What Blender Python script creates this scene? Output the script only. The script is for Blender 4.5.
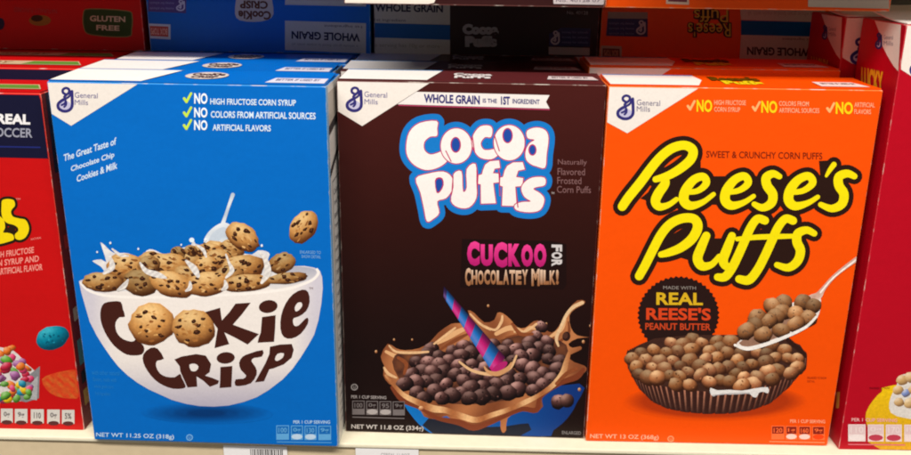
import bpy, bmesh, math, random
from mathutils import Vector, Matrix
from mathutils.geometry import delaunay_2d_cdt
import numpy as np

random.seed(7)
for o in list(bpy.data.objects):
    bpy.data.objects.remove(o)
SC = bpy.context.scene
COL = SC.collection
R = math.radians

# ------------------------------------------------------------------ camera, light, exposure
FPX, PITCH, ROLL, CZ = 870.14, R(17.4468), R(0.7784), 0.37092      # focal length in photo pixels (911 wide)
cam_d = bpy.data.cameras.new("camera")
cam = bpy.data.objects.new("camera", cam_d); COL.objects.link(cam)
cam_d.sensor_width = 36.0
cam_d.lens = FPX / 911.0 * 36.0
cam_d.clip_start = 0.02; cam_d.clip_end = 60
cam.matrix_world = Matrix.Translation((0, 0, CZ)) @ Matrix.Rotation(math.pi/2 - PITCH, 4, 'X') @ Matrix.Rotation(ROLL, 4, 'Z')
SC.camera = cam

world = bpy.data.worlds.new("World"); SC.world = world
world.use_nodes = True
bg = world.node_tree.nodes["Background"]
bg.inputs[0].default_value = (1.0, 0.94, 0.86, 1); bg.inputs[1].default_value = 0.165


def lamp(name, loc, target, sx, sy, power, col):
    d = bpy.data.lights.new(name, 'AREA'); d.shape = 'RECTANGLE'; d.size = sx; d.size_y = sy
    d.energy = power; d.color = col
    o = bpy.data.objects.new(name, d); COL.objects.link(o)
    o.location = loc
    o.rotation_euler = (Vector(target) - Vector(loc)).to_track_quat('-Z', 'Y').to_euler()
    return o


# the shop's fluorescent ceiling fittings over the aisle
lamp("ceiling_light", (-0.1, -0.5, 1.7), (-0.1, 0.4, 0), 2.4, 0.25, 70, (1.0, 0.945, 0.88))
lamp("ceiling_light", (0.2, -1.6, 2.1), (0.2, -0.6, 0), 3.0, 0.4, 9, (1.0, 0.955, 0.90))

SC.view_settings.view_transform = 'Standard'
SC.view_settings.look = 'None'
SC.view_settings.exposure = 0.0
SC.view_settings.gamma = 1.0
SC.render.filter_size = 1.9
SC.cycles.max_bounces = 6
try:
    SC.cycles.filter_width = 2.0
except Exception:
    pass


# ------------------------------------------------------------------ helpers: colour, camera plane maps
def lin(c):
    out = []
    for v in c[:3]:
        v = max(0.0, min(255.0, v)) / 255.0
        out.append(v / 12.92 if v <= 0.04045 else ((v + 0.055) / 1.055) ** 2.4)
    return (out[0], out[1], out[2], 1.0)


def mixc(a, b, t):
    t = max(0.0, min(1.0, t))
    return tuple(a[i] * (1 - t) + b[i] * t for i in range(3))


def proj(p):
    x, y, z = p[0], p[1], p[2] - CZ
    d = y * math.cos(PITCH) - z * math.sin(PITCH); u = y * math.sin(PITCH) + z * math.cos(PITCH)
    X = FPX * x / d; Y = -FPX * u / d
    c, s = math.cos(ROLL), math.sin(ROLL)
    return (455.5 + X * c - Y * s, 227.5 + X * s + Y * c)


def homography(src, dst):
    A = []; b = []
    for (x, y), (u, v) in zip(src, dst):
        A.append([x, y, 1, 0, 0, 0, -u * x, -u * y]); b.append(u)
        A.append([0, 0, 0, x, y, 1, -v * x, -v * y]); b.append(v)
    h = np.linalg.solve(np.array(A, float), np.array(b, float))
    return np.append(h, 1).reshape(3, 3)


def hmap(H, p):
    q = H @ np.array([p[0], p[1], 1.0])
    return (q[0] / q[2], q[1] / q[2])


# ------------------------------------------------------------------ materials
MATS = {}


def board(name, rgb, rough=0.42, noise=0.05, scale=350, bump=0.0, spec=0.20, scuff=0.0):
    """printed carton board of one colour with fine mottling"""
    if name in MATS: return MATS[name]
    m = bpy.data.materials.new(name); m.use_nodes = True
    nt = m.node_tree; P = nt.nodes["Principled BSDF"]
    P.inputs["Roughness"].default_value = rough
    P.inputs["Specular IOR Level"].default_value = spec
    tc = nt.nodes.new("ShaderNodeTexCoord")
    n = nt.nodes.new("ShaderNodeTexNoise"); n.inputs["Scale"].default_value = scale; n.inputs["Detail"].default_value = 4
    nt.links.new(tc.outputs["Object"], n.inputs["Vector"])
    mr = nt.nodes.new("ShaderNodeMapRange"); mr.inputs[3].default_value = 1 - noise; mr.inputs[4].default_value = 1 + noise
    nt.links.new(n.outputs["Fac"], mr.inputs[0])
    mx = nt.nodes.new("ShaderNodeVectorMath"); mx.operation = 'SCALE'
    mx.inputs[0].default_value = lin(rgb)[:3]
    nt.links.new(mr.outputs[0], mx.inputs[3])
    if scuff:                                      # ink rubbed off along the folds, pale board showing
        ns = nt.nodes.new("ShaderNodeTexNoise"); ns.inputs["Scale"].default_value = 90; ns.inputs["Detail"].default_value = 6
        nt.links.new(tc.outputs["Object"], ns.inputs["Vector"])
        ms = nt.nodes.new("ShaderNodeMapRange"); ms.inputs[1].default_value = 0.52; ms.inputs[2].default_value = 0.66; ms.inputs[4].default_value = scuff
        nt.links.new(ns.outputs["Fac"], ms.inputs[0])
        mm = nt.nodes.new("ShaderNodeMix"); mm.data_type = 'RGBA'
        nt.links.new(ms.outputs[0], mm.inputs[0]); nt.links.new(mx.outputs[0], mm.inputs[6]); mm.inputs[7].default_value = lin((214, 204, 192))
        nt.links.new(mm.outputs[2], P.inputs["Base Color"])
    else:
        nt.links.new(mx.outputs[0], P.inputs["Base Color"])
    n2 = nt.nodes.new("ShaderNodeTexNoise"); n2.inputs["Scale"].default_value = 11; n2.inputs["Detail"].default_value = 5
    nt.links.new(tc.outputs["Object"], n2.inputs["Vector"])
    bp = nt.nodes.new("ShaderNodeBump"); bp.inputs["Strength"].default_value = 0.3 + bump; bp.inputs["Distance"].default_value = 0.006
    nt.links.new(n2.outputs["Fac"], bp.inputs["Height"]); nt.links.new(bp.outputs[0], P.inputs["Normal"])
    MATS[name] = m
    return m


def ink(name, noise, scale, rough=0.42):
    """printing ink: colour stored per face corner, mottled by noise"""
    if name in MATS: return MATS[name]
    m = bpy.data.materials.new(name); m.use_nodes = True
    nt = m.node_tree; P = nt.nodes["Principled BSDF"]
    P.inputs["Roughness"].default_value = rough; P.inputs["Specular IOR Level"].default_value = 0.20
    at = nt.nodes.new("ShaderNodeAttribute"); at.attribute_name = "Col"
    tc = nt.nodes.new("ShaderNodeTexCoord")
    n = nt.nodes.new("ShaderNodeTexNoise"); n.inputs["Scale"].default_value = scale; n.inputs["Detail"].default_value = 5
    n.inputs["Roughness"].default_value = 0.65
    nt.links.new(tc.outputs["Object"], n.inputs["Vector"])
    mr = nt.nodes.new("ShaderNodeMapRange"); mr.inputs[1].default_value = 0.25; mr.inputs[2].default_value = 0.75
    mr.inputs[3].default_value = 1 - noise; mr.inputs[4].default_value = 1 + noise
    nt.links.new(n.outputs["Fac"], mr.inputs[0])
    mx = nt.nodes.new("ShaderNodeVectorMath"); mx.operation = 'SCALE'
    nt.links.new(at.outputs["Color"], mx.inputs[0]); nt.links.new(mr.outputs[0], mx.inputs[3])
    nt.links.new(mx.outputs[0], P.inputs["Base Color"])
    n2 = nt.nodes.new("ShaderNodeTexNoise"); n2.inputs["Scale"].default_value = 11; n2.inputs["Detail"].default_value = 5
    nt.links.new(tc.outputs["Object"], n2.inputs["Vector"])
    bp = nt.nodes.new("ShaderNodeBump"); bp.inputs["Strength"].default_value = 0.3; bp.inputs["Distance"].default_value = 0.006
    nt.links.new(n2.outputs["Fac"], bp.inputs["Height"]); nt.links.new(bp.outputs[0], P.inputs["Normal"])
    MATS[name] = m
    return m


INK = ink("printing_ink", 0.05, 500)
FOOD = ink("printed_food", 0.20, 420)


# ------------------------------------------------------------------ objects
def link_mesh(name, me, mats, parent=None):
    o = bpy.data.objects.new(name, me); COL.objects.link(o)
    for m in (mats if isinstance(mats, (list, tuple)) else [mats]):
        me.materials.append(m)
    if parent: o.parent = parent
    return o


def empty(name, loc, rz, label, cat, group=None, tilt=0.0):
    o = bpy.data.objects.new(name, None); COL.objects.link(o)
    o.empty_display_size = 0.03
    o.location = loc; o.rotation_euler = (tilt, 0, rz)
    o['label'] = label; o['category'] = cat
    if group: o['group'] = group
    return o


def dup(root, loc, rz, label):
    r = root.copy(); COL.objects.link(r); r.location = loc; r.rotation_euler = (0, 0, rz); r['label'] = label
    for ch in list(root.children):
        c = ch.copy(); COL.objects.link(c); c.parent = r
        for g in list(ch.children):
            d = g.copy(); COL.objects.link(d); d.parent = c
    return r


def box_bm(bm, lo, hi, bev=0.0, seg=2):
    vs = [bm.verts.new((x, y, z)) for x in (lo[0], hi[0]) for y in (lo[1], hi[1]) for z in (lo[2], hi[2])]
    idx = [(0, 1, 3, 2), (4, 6, 7, 5), (0, 4, 5, 1), (2, 3, 7, 6), (0, 2, 6, 4), (1, 5, 7, 3)]
    fs = [bm.faces.new([vs[i] for i in f]) for f in idx]
    bmesh.ops.recalc_face_normals(bm, faces=fs)
    if bev:
        es = list({e for f in fs for e in f.edges})
        bmesh.ops.bevel(bm, geom=es, offset=bev, segments=seg, profile=0.6, affect='EDGES')
    return fs


def mesh_of(bm, name):
    me = bpy.data.meshes.new(name); bm.to_mesh(me); bm.free()
    return me


# ------------------------------------------------------------------ 2D shapes (trace coordinates)
def crom(pts, closed=True, k=4):
    n = len(pts); out = []
    rng = range(n) if closed else range(n - 1)
    for i in rng:
        if closed:
            p0, p1, p2, p3 = pts[i - 1], pts[i], pts[(i + 1) % n], pts[(i + 2) % n]
        else:
            p0, p1, p2, p3 = pts[max(i - 1, 0)], pts[i], pts[i + 1], pts[min(i + 2, n - 1)]
        for j in range(k):
            t = j / k
            out.append(tuple(0.5 * ((2 * p1[a]) + (-p0[a] + p2[a]) * t + (2 * p0[a] - 5 * p1[a] + 4 * p2[a] - p3[a]) * t * t
                                    + (-p0[a] + 3 * p1[a] - 3 * p2[a] + p3[a]) * t ** 3) for a in range(len(p1))))
    if not closed: out.append(tuple(pts[-1]))
    return out


def ell(cx, cy, rx, ry, rot=0.0, n=20, rough=0.0, rnd=None, s=1.0):
    c, sn = math.cos(R(rot)), math.sin(R(rot)); out = []
    for i in range(n):
        a = 2 * math.pi * i / n
        k = s * (1 + (rnd[i % len(rnd)] * rough if rnd else 0))
        x, y = rx * k * math.cos(a), ry * k * math.sin(a)
        out.append((cx + x * c - y * sn, cy + x * sn + y * c))
    return out


def capsule(a, b, r1, r2, n=7):
    dx, dy = b[0] - a[0], b[1] - a[1]
    th = math.atan2(dy, dx); out = []
    for i in range(n + 1):
        t = th + math.pi / 2 + math.pi * i / n
        out.append((a[0] + r1 * math.cos(t), a[1] + r1 * math.sin(t)))
    for i in range(n + 1):
        t = th - math.pi / 2 + math.pi * i / n
        out.append((b[0] + r2 * math.cos(t), b[1] + r2 * math.sin(t)))
    return out


def z2p(pts, x0, y0, s):
    return [(x / s + x0, y / s + y0) for x, y in pts]


# text outlines from Blender's built-in letter shapes
_TX = {}


def text_shape(body, bold=0.0):
    key = (body, bold)
    if key in _TX: return _TX[key]
    cu = bpy.data.curves.new("t", 'FONT'); cu.body = body; cu.size = 1.0; cu.resolution_u = 3; cu.offset = bold
    o = bpy.data.objects.new("t", cu); COL.objects.link(o)
    dg = bpy.context.evaluated_depsgraph_get()
    me = o.evaluated_get(dg).to_mesh()
    vs = [(v.co.x, v.co.y) for v in me.vertices]
    fs = [tuple(p.vertices) for p in me.polygons]
    fs = [f if sum(vs[f[i]][0] * vs[f[(i + 1) % len(f)]][1] - vs[f[(i + 1) % len(f)]][0] * vs[f[i]][1] for i in range(len(f))) > 0 else f[::-1] for f in fs]
    o.evaluated_get(dg).to_mesh_clear()
    bpy.data.objects.remove(o); bpy.data.curves.remove(cu)
    x0 = min(v[0] for v in vs); x1 = max(v[0] for v in vs); y0 = min(v[1] for v in vs); y1 = max(v[1] for v in vs)
    vs = [((x - x0) / (x1 - x0), (y - y0) / (y1 - y0)) for x, y in vs]
    _TX[key] = (vs, fs)
    return _TX[key]


class Panel:
    """one flat face of a carton: maps trace coordinates to metres on the face and lays printed sheets on it"""
    def __init__(self, quad, w, h, origin, ux, uy, un, parent):
        self.w, self.h = w, h
        self.H = homography(quad, [(0, h), (w, h), (w, 0), (0, 0)])
        self.Hi = np.linalg.inv(self.H)
        self.o, self.ux, self.uy, self.un, self.parent = Vector(origin), Vector(ux), Vector(uy), Vector(un), parent

    def to(self, p):
        u, v = hmap(self.H, p)
        e = 0.0007
        return (min(max(u, e), self.w - e), min(max(v, e), self.h - e))

    rise = staticmethod(lambda f: 0.0)

    def at(self, u, v, z):
        return self.o + self.ux * u + self.uy * v + self.un * (z + self.rise(v / self.h))


class Print:
    """a printed sheet of overlapping flat shapes resolved into one planar mesh (last shape wins); text is laid just above"""
    def __init__(self, panel):
        self.p = panel; self.shapes = []; self.dots = []; self.texts = []

    def poly(self, pts, col, smooth=0):
        if smooth: pts = crom(pts, True, smooth)
        self.shapes.append((pts, col)); return self

    def stroke(self, pts, r, col, smooth=4, grow=0.0):
        pts = [(q[0], q[1], (q[2] if len(q) > 2 else r)) for q in pts]
        if smooth: pts = crom(pts, False, smooth)
        for a, b in zip(pts[:-1], pts[1:]):
            if (a[0] - b[0]) ** 2 + (a[1] - b[1]) ** 2 < 1e-6: continue
            self.shapes.append((capsule(a, b, a[2] + grow, b[2] + grow), col))

    def rim(self, pts, r, col):
        for a, b in zip(pts, pts[1:] + pts[:1]):
            if (a[0] - b[0]) ** 2 + (a[1] - b[1]) ** 2 < 1e-6: continue
            self.shapes.append((capsule(a, b, r, r, 6), col))

    def ball(self, cx, cy, rx, ry, rot, dark, base, hi, n=16, rough=0.0, L=(-0.45, -0.65, 0.6), rings=(1, 0.82, 0.6, 0.36)):
        rnd = [random.uniform(-1, 1) for _ in range(n)]
        c, s = math.cos(R(rot)), math.sin(R(rot))
        ln = math.sqrt(sum(v * v for v in L)); Lx, Ly, Lz = (v / ln for v in L)

        def col(x, y):
            dx, dy = x - cx, y - cy
            a, b = (dx * c + dy * s) / rx, (-dx * s + dy * c) / ry
            r2 = min(1.0, a * a + b * b); nz = math.sqrt(1 - r2 * 0.96)
            wx, wy = a * c - b * s, a * s + b * c
            d = wx * Lx + wy * Ly + nz * Lz
            if d < 0.55: return mixc(dark, base, (d + 0.12) / 0.67)
            return mixc(base, hi, ((d - 0.55) / 0.45) ** 1.4)
        for k in rings:
            self.shapes.append((ell(cx, cy, rx, ry, rot, n, rough, rnd, k), col))

    def pits(self, cx, cy, r, dark, light, n=4):
        """crumb pits and specks on a puffed ball"""
        for i in range(n):
            a, q = random.uniform(0, 6.28), random.uniform(0.0, 0.75) * r
            c = mixc(dark, light, random.random())
            rnd = [random.uniform(-1, 1) for _ in range(7)]
            self.shapes.append((ell(cx + q * math.cos(a), cy + q * math.sin(a), random.uniform(.6, 1.5), random.uniform(.4, .9), random.uniform(0, 180), 7, .3, rnd), c))

    def cookie(self, cx, cy, rx, ry, rot=0, tone=1.0, chips=6):
        f = lambda c: tuple(v * tone for v in c)
        self.ball(cx, cy, rx, ry, rot, f((92, 48, 20)), f((198, 140, 76)), f((238, 198, 136)), 26, 0.06, (random.uniform(-.5, 0), -0.6, 0.75), rings=(1, 0.9, 0.74, 0.55, 0.35))
        c, s = math.cos(R(rot)), math.sin(R(rot))

        def blob(q, a, sz, col, lo=0.5, hi=1.0):
            x, y = rx * q * math.cos(a), ry * q * math.sin(a)
            px, py = cx + x * c - y * s, cy + x * s + y * c
            rnd = [random.uniform(-1, 1) for _ in range(10)]
            sq = math.sqrt(max(0.25, 1 - q * q * 0.8))
            self.shapes.append((ell(px, py, sz * random.uniform(.9, 1.3), sz * random.uniform(lo, hi) * sq, rot + random.uniform(-30, 30), 10, 0.28, rnd), col))
            return px, py
        for i in range(int(chips * 2.2)):           # cracked crust
            blob(random.uniform(0.1, 0.85), random.uniform(0, 6.28), random.uniform(1.0, 2.8), f(random.choice([(170, 110, 54), (222, 174, 112), (146, 90, 44), (212, 160, 96), (184, 124, 64)])), 0.3, 0.7)
        for i in range(chips):
            a = 6.28 * (i + random.uniform(0.0, 0.8)) / chips; q = random.uniform(0.2, 0.88); sz = random.uniform(1.6, 3.2)
            px, py = blob(q, a, sz, (54, 27, 16), 0.6, 1.0)
            self.shapes.append((ell(px - 0.5, py - 0.6, sz * 0.45, sz * 0.25, rot, 6), (104, 62, 38)))

    def grid(self, pts, step):
        xs = [p[0] for p in pts]; ys = [p[1] for p in pts]
        y = min(ys) + step / 2
        while y < max(ys):
            x = min(xs) + step / 2
            while x < max(xs):
                self.dots.append((x, y)); x += step
            y += step

    def text(self, body, a, b, col, bold=0.0, flip=False):
        """a = (x, top, bottom) at the left end of the line, b = the same at its right end"""
        q = [(a[0], a[2]), (b[0], b[2]), (b[0], b[1]), (a[0], a[1])]
        if flip: q = [q[2], q[3], q[0], q[1]]
        self.texts.append((body, q, col, bold)); return self

    def textq(self, body, q, col, bold=0.0):
        self.texts.append((body, q, col, bold)); return self

    def build(self, name, z=0.00015, mat=None, parent=None):
        p = self.p; S = 100.0
        verts = []; faces = []; keep = []
        for i, (pts, col) in enumerate(self.shapes):
            q = [p.to(t) for t in pts]
            r = []
            for t in q:
                if not r or abs(t[0] - r[-1][0]) + abs(t[1] - r[-1][1]) > 2e-6: r.append(t)
            if len(r) > 1 and abs(r[0][0] - r[-1][0]) + abs(r[0][1] - r[-1][1]) < 2e-6: r.pop()
            if len(r) < 3: continue
            ar = sum(r[k][0] * r[(k + 1) % len(r)][1] - r[(k + 1) % len(r)][0] * r[k][1] for k in range(len(r)))
            if abs(ar) < 1e-10: continue
            if ar < 0: r.reverse()
            b = len(verts)
            verts += [Vector((t[0] * S, t[1] * S)) for t in r]
            faces.append(list(range(b, b + len(r)))); keep.append(col)
        for d in self.dots:
            t = p.to(d); verts.append(Vector((t[0] * S, t[1] * S)))
        V = []; F = []; C = []
        if faces:
            ov, oe, of, _, _, orig = delaunay_2d_cdt(verts, [], faces, 1, 1e-5, True)
            pxs = [hmap(p.Hi, (v[0] / S, v[1] / S)) for v in ov]
            V = [p.at(v[0] / S, v[1] / S, z) for v in ov]
            for f, og in zip(of, orig):
                if not og: continue
                col = keep[max(og)]
                if col is None: continue
                F.append(tuple(f))
                for vi in f:
                    C.append(lin(col(*pxs[vi]) if callable(col) else col))
        zt = z + (0.00012 if faces else 0.0)
        for body, q, col, bold in self.texts:
            tv, tf = text_shape(body, bold); b = len(V)
            P0 = [p.to(t) for t in q]
            for s, t in tv:
                u = (P0[0][0] * (1 - s) + P0[1][0] * s) * (1 - t) + (P0[3][0] * (1 - s) + P0[2][0] * s) * t
                v = (P0[0][1] * (1 - s) + P0[1][1] * s) * (1 - t) + (P0[3][1] * (1 - s) + P0[2][1] * s) * t
                V.append(p.at(u, v, zt))
            for f in tf:
                F.append(tuple(b + i for i in f))
                for vi in f:
                    C.append(lin(col(*tv[vi]) if callable(col) else col))
        me = bpy.data.meshes.new(name)
        me.from_pydata([tuple(v) for v in V], [], F)
        at = me.color_attributes.new("Col", 'FLOAT_COLOR', 'CORNER')
        at.data.foreach_set("color", [c for q in C for c in q])
        me.validate(); me.update()
        n = p.un
        if len(me.polygons) and sum(pl.normal.dot(n) * pl.area for pl in me.polygons) < 0:
            me.flip_normals()
        return link_mesh(name, me, mat or INK, parent or p.parent)


# ------------------------------------------------------------------ cartons
def carton(root, w, d, h, face, side, edge, top, lift=0.0014):
    """hollow-looking folded carton: body, glued top flap with the tuck strip showing behind it. Local frame: x across, y to the back."""
    bm = bmesh.new()
    box_bm(bm, (-w/2, 0, 0), (w/2, d, h), 0.0011, 3)
    me = mesh_of(bm, "carton")
    o = link_mesh("carton", me, [face, side, edge], root)
    for p in me.polygons:
        n = p.normal
        if max(abs(n.x), abs(n.y), abs(n.z)) < 0.98: p.material_index = 2  # paler folds: worn board, plus the fold highlight put into the colour
        elif abs(n.x) > 0.9: p.material_index = 1
        else: p.material_index = 0
        p.use_smooth = False
    # top flap: thin board from the front fold back, very slightly sprung up at its free edge
    bm = bmesh.new(); t = 0.0007; N = 8
    y1 = d * 0.80; rows = []
    for j in range(N + 1):
        f = j / N
        zz = h + 0.0003 + lift * f * f
        rows.append([bm.verts.new((x, 0.0009 + (y1 - 0.0009) * f, zz + dz)) for x in (-w/2 + 0.001, w/2 - 0.001) for dz in (0, t)])
    for a, b in zip(rows[:-1], rows[1:]):
        bm.faces.new((a[1], a[3], b[3], b[1])); bm.faces.new((a[0], b[0], b[2], a[2]))
        bm.faces.new((a[0], a[1], b[1], b[0])); bm.faces.new((a[2], b[2], b[3], a[3]))
    bm.faces.new((rows[0][0], rows[0][2], rows[0][3], rows[0][1])); bm.faces.new((rows[-1][0], rows[-1][1], rows[-1][3], rows[-1][2]))
    bmesh.ops.recalc_face_normals(bm, faces=bm.faces[:])
    fl = link_mesh("top_flap", mesh_of(bm, "top_flap"), top, root)
    return o, fl


def front_panel(root, quad, w, h):
    return Panel(quad, w, h, (-w/2, 0, 0), (1, 0, 0), (0, 0, 1), (0, -1, 0), root)


def top_panel(root, w, d, h):
    # trace space of the top: x 0..1 across, y 0 at the back .. 1 at the front of the flap
    p = Panel([(0, 0), (1, 0), (1, 1), (0, 1)], w - 0.002, d * 0.80 - 0.0012, (-w/2 + 0.001, 0.0011, h + 0.001), (1, 0, 0), (0, 1, 0), (0, 0, 1), root)
    p.rise = lambda f: 0.0014 * f + 0.0001          # follows the sprung flap
    return p


def quad_of(root_m, pts):
    return [proj(root_m @ Vector(p)) for p in pts]


NAVY = (48, 44, 112)


def emblem(pr, x0, y0, x1, y1, col=NAVY, inner=None):
    """looped script capital drawn in the rectangle"""
    def T(pts): return [(x0 + p[0] / 18.0 * (x1 - x0), y0 + p[1] / 25.0 * (y1 - y0)) for p in pts]
    r = 1.45 * (y1 - y0) / 25.0
    if inner:
        pr.poly(T(ell(9.3, 18.6, 6.4, 5.0, 0, 16)), inner)
    pr.stroke(T([(16.2, 4.2), (16.6, 12), (16.4, 19.5), (12.6, 23.4), (7, 23.8), (2.4, 21), (2, 16.8), (5.4, 13.6), (9.6, 11.6)]), r * 1.05, col)
    pr.stroke(T([(9.6, 11.6), (13.4, 9.2), (16.2, 4.2)]), r * 0.8, col)
    pr.stroke(T([(10.6, 7.6), (7, 5.6), (6.8, 2.6), (9.8, 0.9), (13, 2.2), (13.2, 5.2), (10.6, 7.6), (8.4, 9.8), (9.6, 11.6)]), r * 0.9, col)
    pr.stroke(T([(5.6, 17.8), (8.6, 16.4), (10, 14), (10.2, 17.4), (8.4, 19.6)]), r * 0.75, col)


def badges(pr, xs, y0, y1, frame, icon, fill, vals, dy=0.0):
    """row of nutrition badges: framed squares with figures and white feet"""
    for i, (xa, xb) in enumerate(xs):
        o = dy * i
        pr.poly([(xa, y0 + o), (xb, y0 + o), (xb, y1 + o), (xa, y1 + o)], frame)
        pr.poly([(xa + 0.8, y0 + 0.8 + o), (xb - 0.8, y0 + 0.8 + o), (xb - 0.8, y0 + (y1 - y0) * 0.58 + o), (xa + 0.8, y0 + (y1 - y0) * 0.58 + o)], icon)
        if fill[i]:
            pr.poly(ell((xa + xb) / 2, y0 + (y1 - y0) * 0.78 + o, (xb - xa) * 0.46, (y1 - y0) * 0.19, 0, 12), fill[i])
        pr.text(vals[i], (xa + 2.2, y0 + 2.2 + o, y0 + (y1 - y0) * 0.5 + o), (xb - 2.2, y0 + 2.2 + o, y0 + (y1 - y0) * 0.5 + o), frame, 0.02)


def nutrition(fp, title, z, xs, y0, y1, frame, icon, fill, vals, dy, line):
    pr = Print(fp); pr.text(*title); pr.build("serving_text", z)
    for i in range(len(xs)):
        pr = Print(fp); o = dy * i
        badges(pr, [xs[i]], y0 + o, y1 + o, frame, icon, [fill[i]], [vals[i]]); pr.build("nutrition_badge", z)
    pr = Print(fp); pr.poly(*line); pr.build("badge_rule", z)


def top_prints(tp, white, strip, strip_col, field, field_col, field_txt, logo):
    """pale corner patch with the tuck strip behind it, date field and small logo printed on the top flap"""
    pr = Print(tp); pr.poly(white, (240, 234, 228)); pr.poly(strip, strip_col); pr.build("top_corner")
    pr = Print(tp); pr.poly(field, field_col); pr.text(*field_txt); pr.build("date_field")
    pr = Print(tp)
    for p in logo:
        if len(p) == 2: pr.poly(*p)
        else: pr.text(*p)
    pr.build("top_logo")


def tick(pr, x, y, s, col):
    pr.stroke([(x - 3.4 * s, y + 0.2 * s), (x - 1.0 * s, y + 3.6 * s)], 1.35 * s, col, 0)
    pr.stroke([(x - 1.0 * s, y + 3.6 * s), (x + 3.6 * s, y - 5.0 * s)], 1.2 * s, col, 0)


WHITEP = (232, 224, 216)
SHELF_YAW = -0.0179
D = 0.061                                         # carton depth

# ------------------------------------------------------------------ the shelf
shelf_y = 0.6040


def shelf_front(x): return shelf_y + SHELF_YAW * x


M_deck = board("cream_shelf_enamel", (234, 226, 200), 0.35, 0.07, 130)
M_rail = board("beige_price_rail", (206, 188, 156), 0.45, 0.09, 110)
M_dark = board("shelf_back_steel", (92, 84, 74), 0.6, 0.08, 30)

bm = bmesh.new()
box_bm(bm, (-1.1, 0, -0.0035), (1.1, 0.52, 0), 0.0010, 2)
me = mesh_of(bm, "shelf"); shelf = link_mesh("shelf", me, M_deck)
shelf.location = (0, shelf_y, 0); shelf.rotation_euler = (0, 0, math.atan(SHELF_YAW)); shelf['kind'] = 'structure'
shelf['label'] = "cream metal shelf carrying the row of cereal boxes"
bm = bmesh.new()                                  # price rail: sloping lip with a channel top and bottom
prof = [(0.0022, -0.0036), (0.0016, -0.030), (-0.0035, -0.034), (-0.0050, -0.036), (-0.0050, -0.040), (0.006, -0.040), (0.006, -0.0036)]
ends = []
for x in (-1.1, 1.1):
    ends.append([bm.verts.new((x, y, z)) for y, z in prof])
for i in range(len(prof)):
    j = (i + 1) % len(prof)
    bm.faces.new((ends[0][i], ends[0][j], ends[1][j], ends[1][i]))
bm.faces.new(ends[0]); bm.faces.new(ends[1][::-1])
bmesh.ops.recalc_face_normals(bm, faces=bm.faces[:])
rail = link_mesh("price_rail", mesh_of(bm, "price_rail"), M_rail, shelf)

bm = bmesh.new(); box_bm(bm, (-1.2, 1.14, -0.3), (1.2, 1.16, 0.9), 0.002)
back = link_mesh("shelf_back", mesh_of(bm, "shelf_back"), M_dark); back['kind'] = 'structure'
back['label'] = "dim steel back panel behind the stacked boxes"
bm = bmesh.new(); box_bm(bm, (-1.1, 0.660, 0.402), (0.108, 1.139, 0.43), 0.002)
up = link_mesh("upper_shelf", mesh_of(bm, "upper_shelf"), M_deck); up['kind'] = 'structure'
up['label'] = "cream upper shelf above the stacked boxes"
bm = bmesh.new(); box_bm(bm, (0.110, 0.562, 0.402), (1.1, 1.139, 0.43), 0.002)     # unseen, brought further forward to shade the right-hand boxes
up2 = link_mesh("upper_shelf", mesh_of(bm, "upper_shelf"), M_deck); up2['kind'] = 'structure'
up2['label'] = "unseen cream upper shelf set forward to shade the right-hand boxes"


# ================================================================== blue cookie carton
W1, H1 = 0.1938, 0.2828
M_white = board("white_board", (236, 230, 222), 0.45, 0.03, 300)
M_edgew = board("board_edge_pale", (150, 190, 225), 0.5, 0.05, 300, 0, 0.3, 0.75)
M_blue = board("blue_print", (0, 104, 194), 0.40, 0.05, 260)
M_blue_edge = board("blue_print_fold", (60, 150, 215), 0.42, 0.06, 300, 0, 0.3, 0.75)


def row_pos(x, y, yaw, k, dx=0.0):
    return (x - math.sin(yaw) * D * k + dx * math.cos(yaw), y + math.cos(yaw) * (D + 0.0006) * k + dx * math.sin(yaw), 0)


CK = (-0.1868, 0.6032, -0.0281)
cookie = empty("cereal_box", (CK[0], CK[1], 0.0004), CK[2], "bright blue carton with a white bowl of cookies printed on its front", "cereal box", "blue cookie cereal boxes", 0.0126)
carton(cookie, W1, D, H1, M_blue, M_white, M_blue_edge, M_blue)
QC = [(44.5, 82), (327, 86.3), (338.4, 447.7), (95.6, 438.7)]
fp = front_panel(cookie, QC, W1, H1)
BLUE = (0, 104, 194)

pr = Print(fp)                                     # maker's corner
pr.poly([(44.5, 82), (136, 83.4), (69.7, 126.6), (48.6, 114.6)], WHITEP)
emblem(pr, 54.6, 87.6, 71.8, 113, NAVY, (190, 186, 214))
pr.text("General", (73, 92.5, 98.2), (96, 93.5, 98.8), (110, 104, 150))
pr.text("Mills", (73, 100.2, 105.4), (86.5, 100.6, 105.6), (110, 104, 150))
pr.build("maker_corner")

LB = (214, 232, 248)
for (y, y0, y1, y2, y3, xe, body, xs) in ((98.6, 93.2, 104.2, 98.6, 104.8, 296.5, "HIGH FRUCTOSE CORN SYRUP", 209.6), (113.0, 107.8, 118.0, 111.4, 118.2, 316.5, "COLORS FROM ARTIFICIAL SOURCES", 210.2), (125.8, 120.6, 130.8, 124.8, 131.2, 271, "ARTIFICIAL FLAVORS", 212)):
    pr = Print(fp); tick(pr, 186.6, y, 1.0, (196, 226, 72))
    pr.text("NO", (193.4, y0, y1), (206.8, y0 + .2, y1 + .2), (238, 246, 252), 0.03)
    k = (xe - xs) * 0.015
    pr.text(body, (xs, y2, y3), (xe, y2 + k, y3 + k), LB, 0.022)
    pr.build("claim_text")

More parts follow.
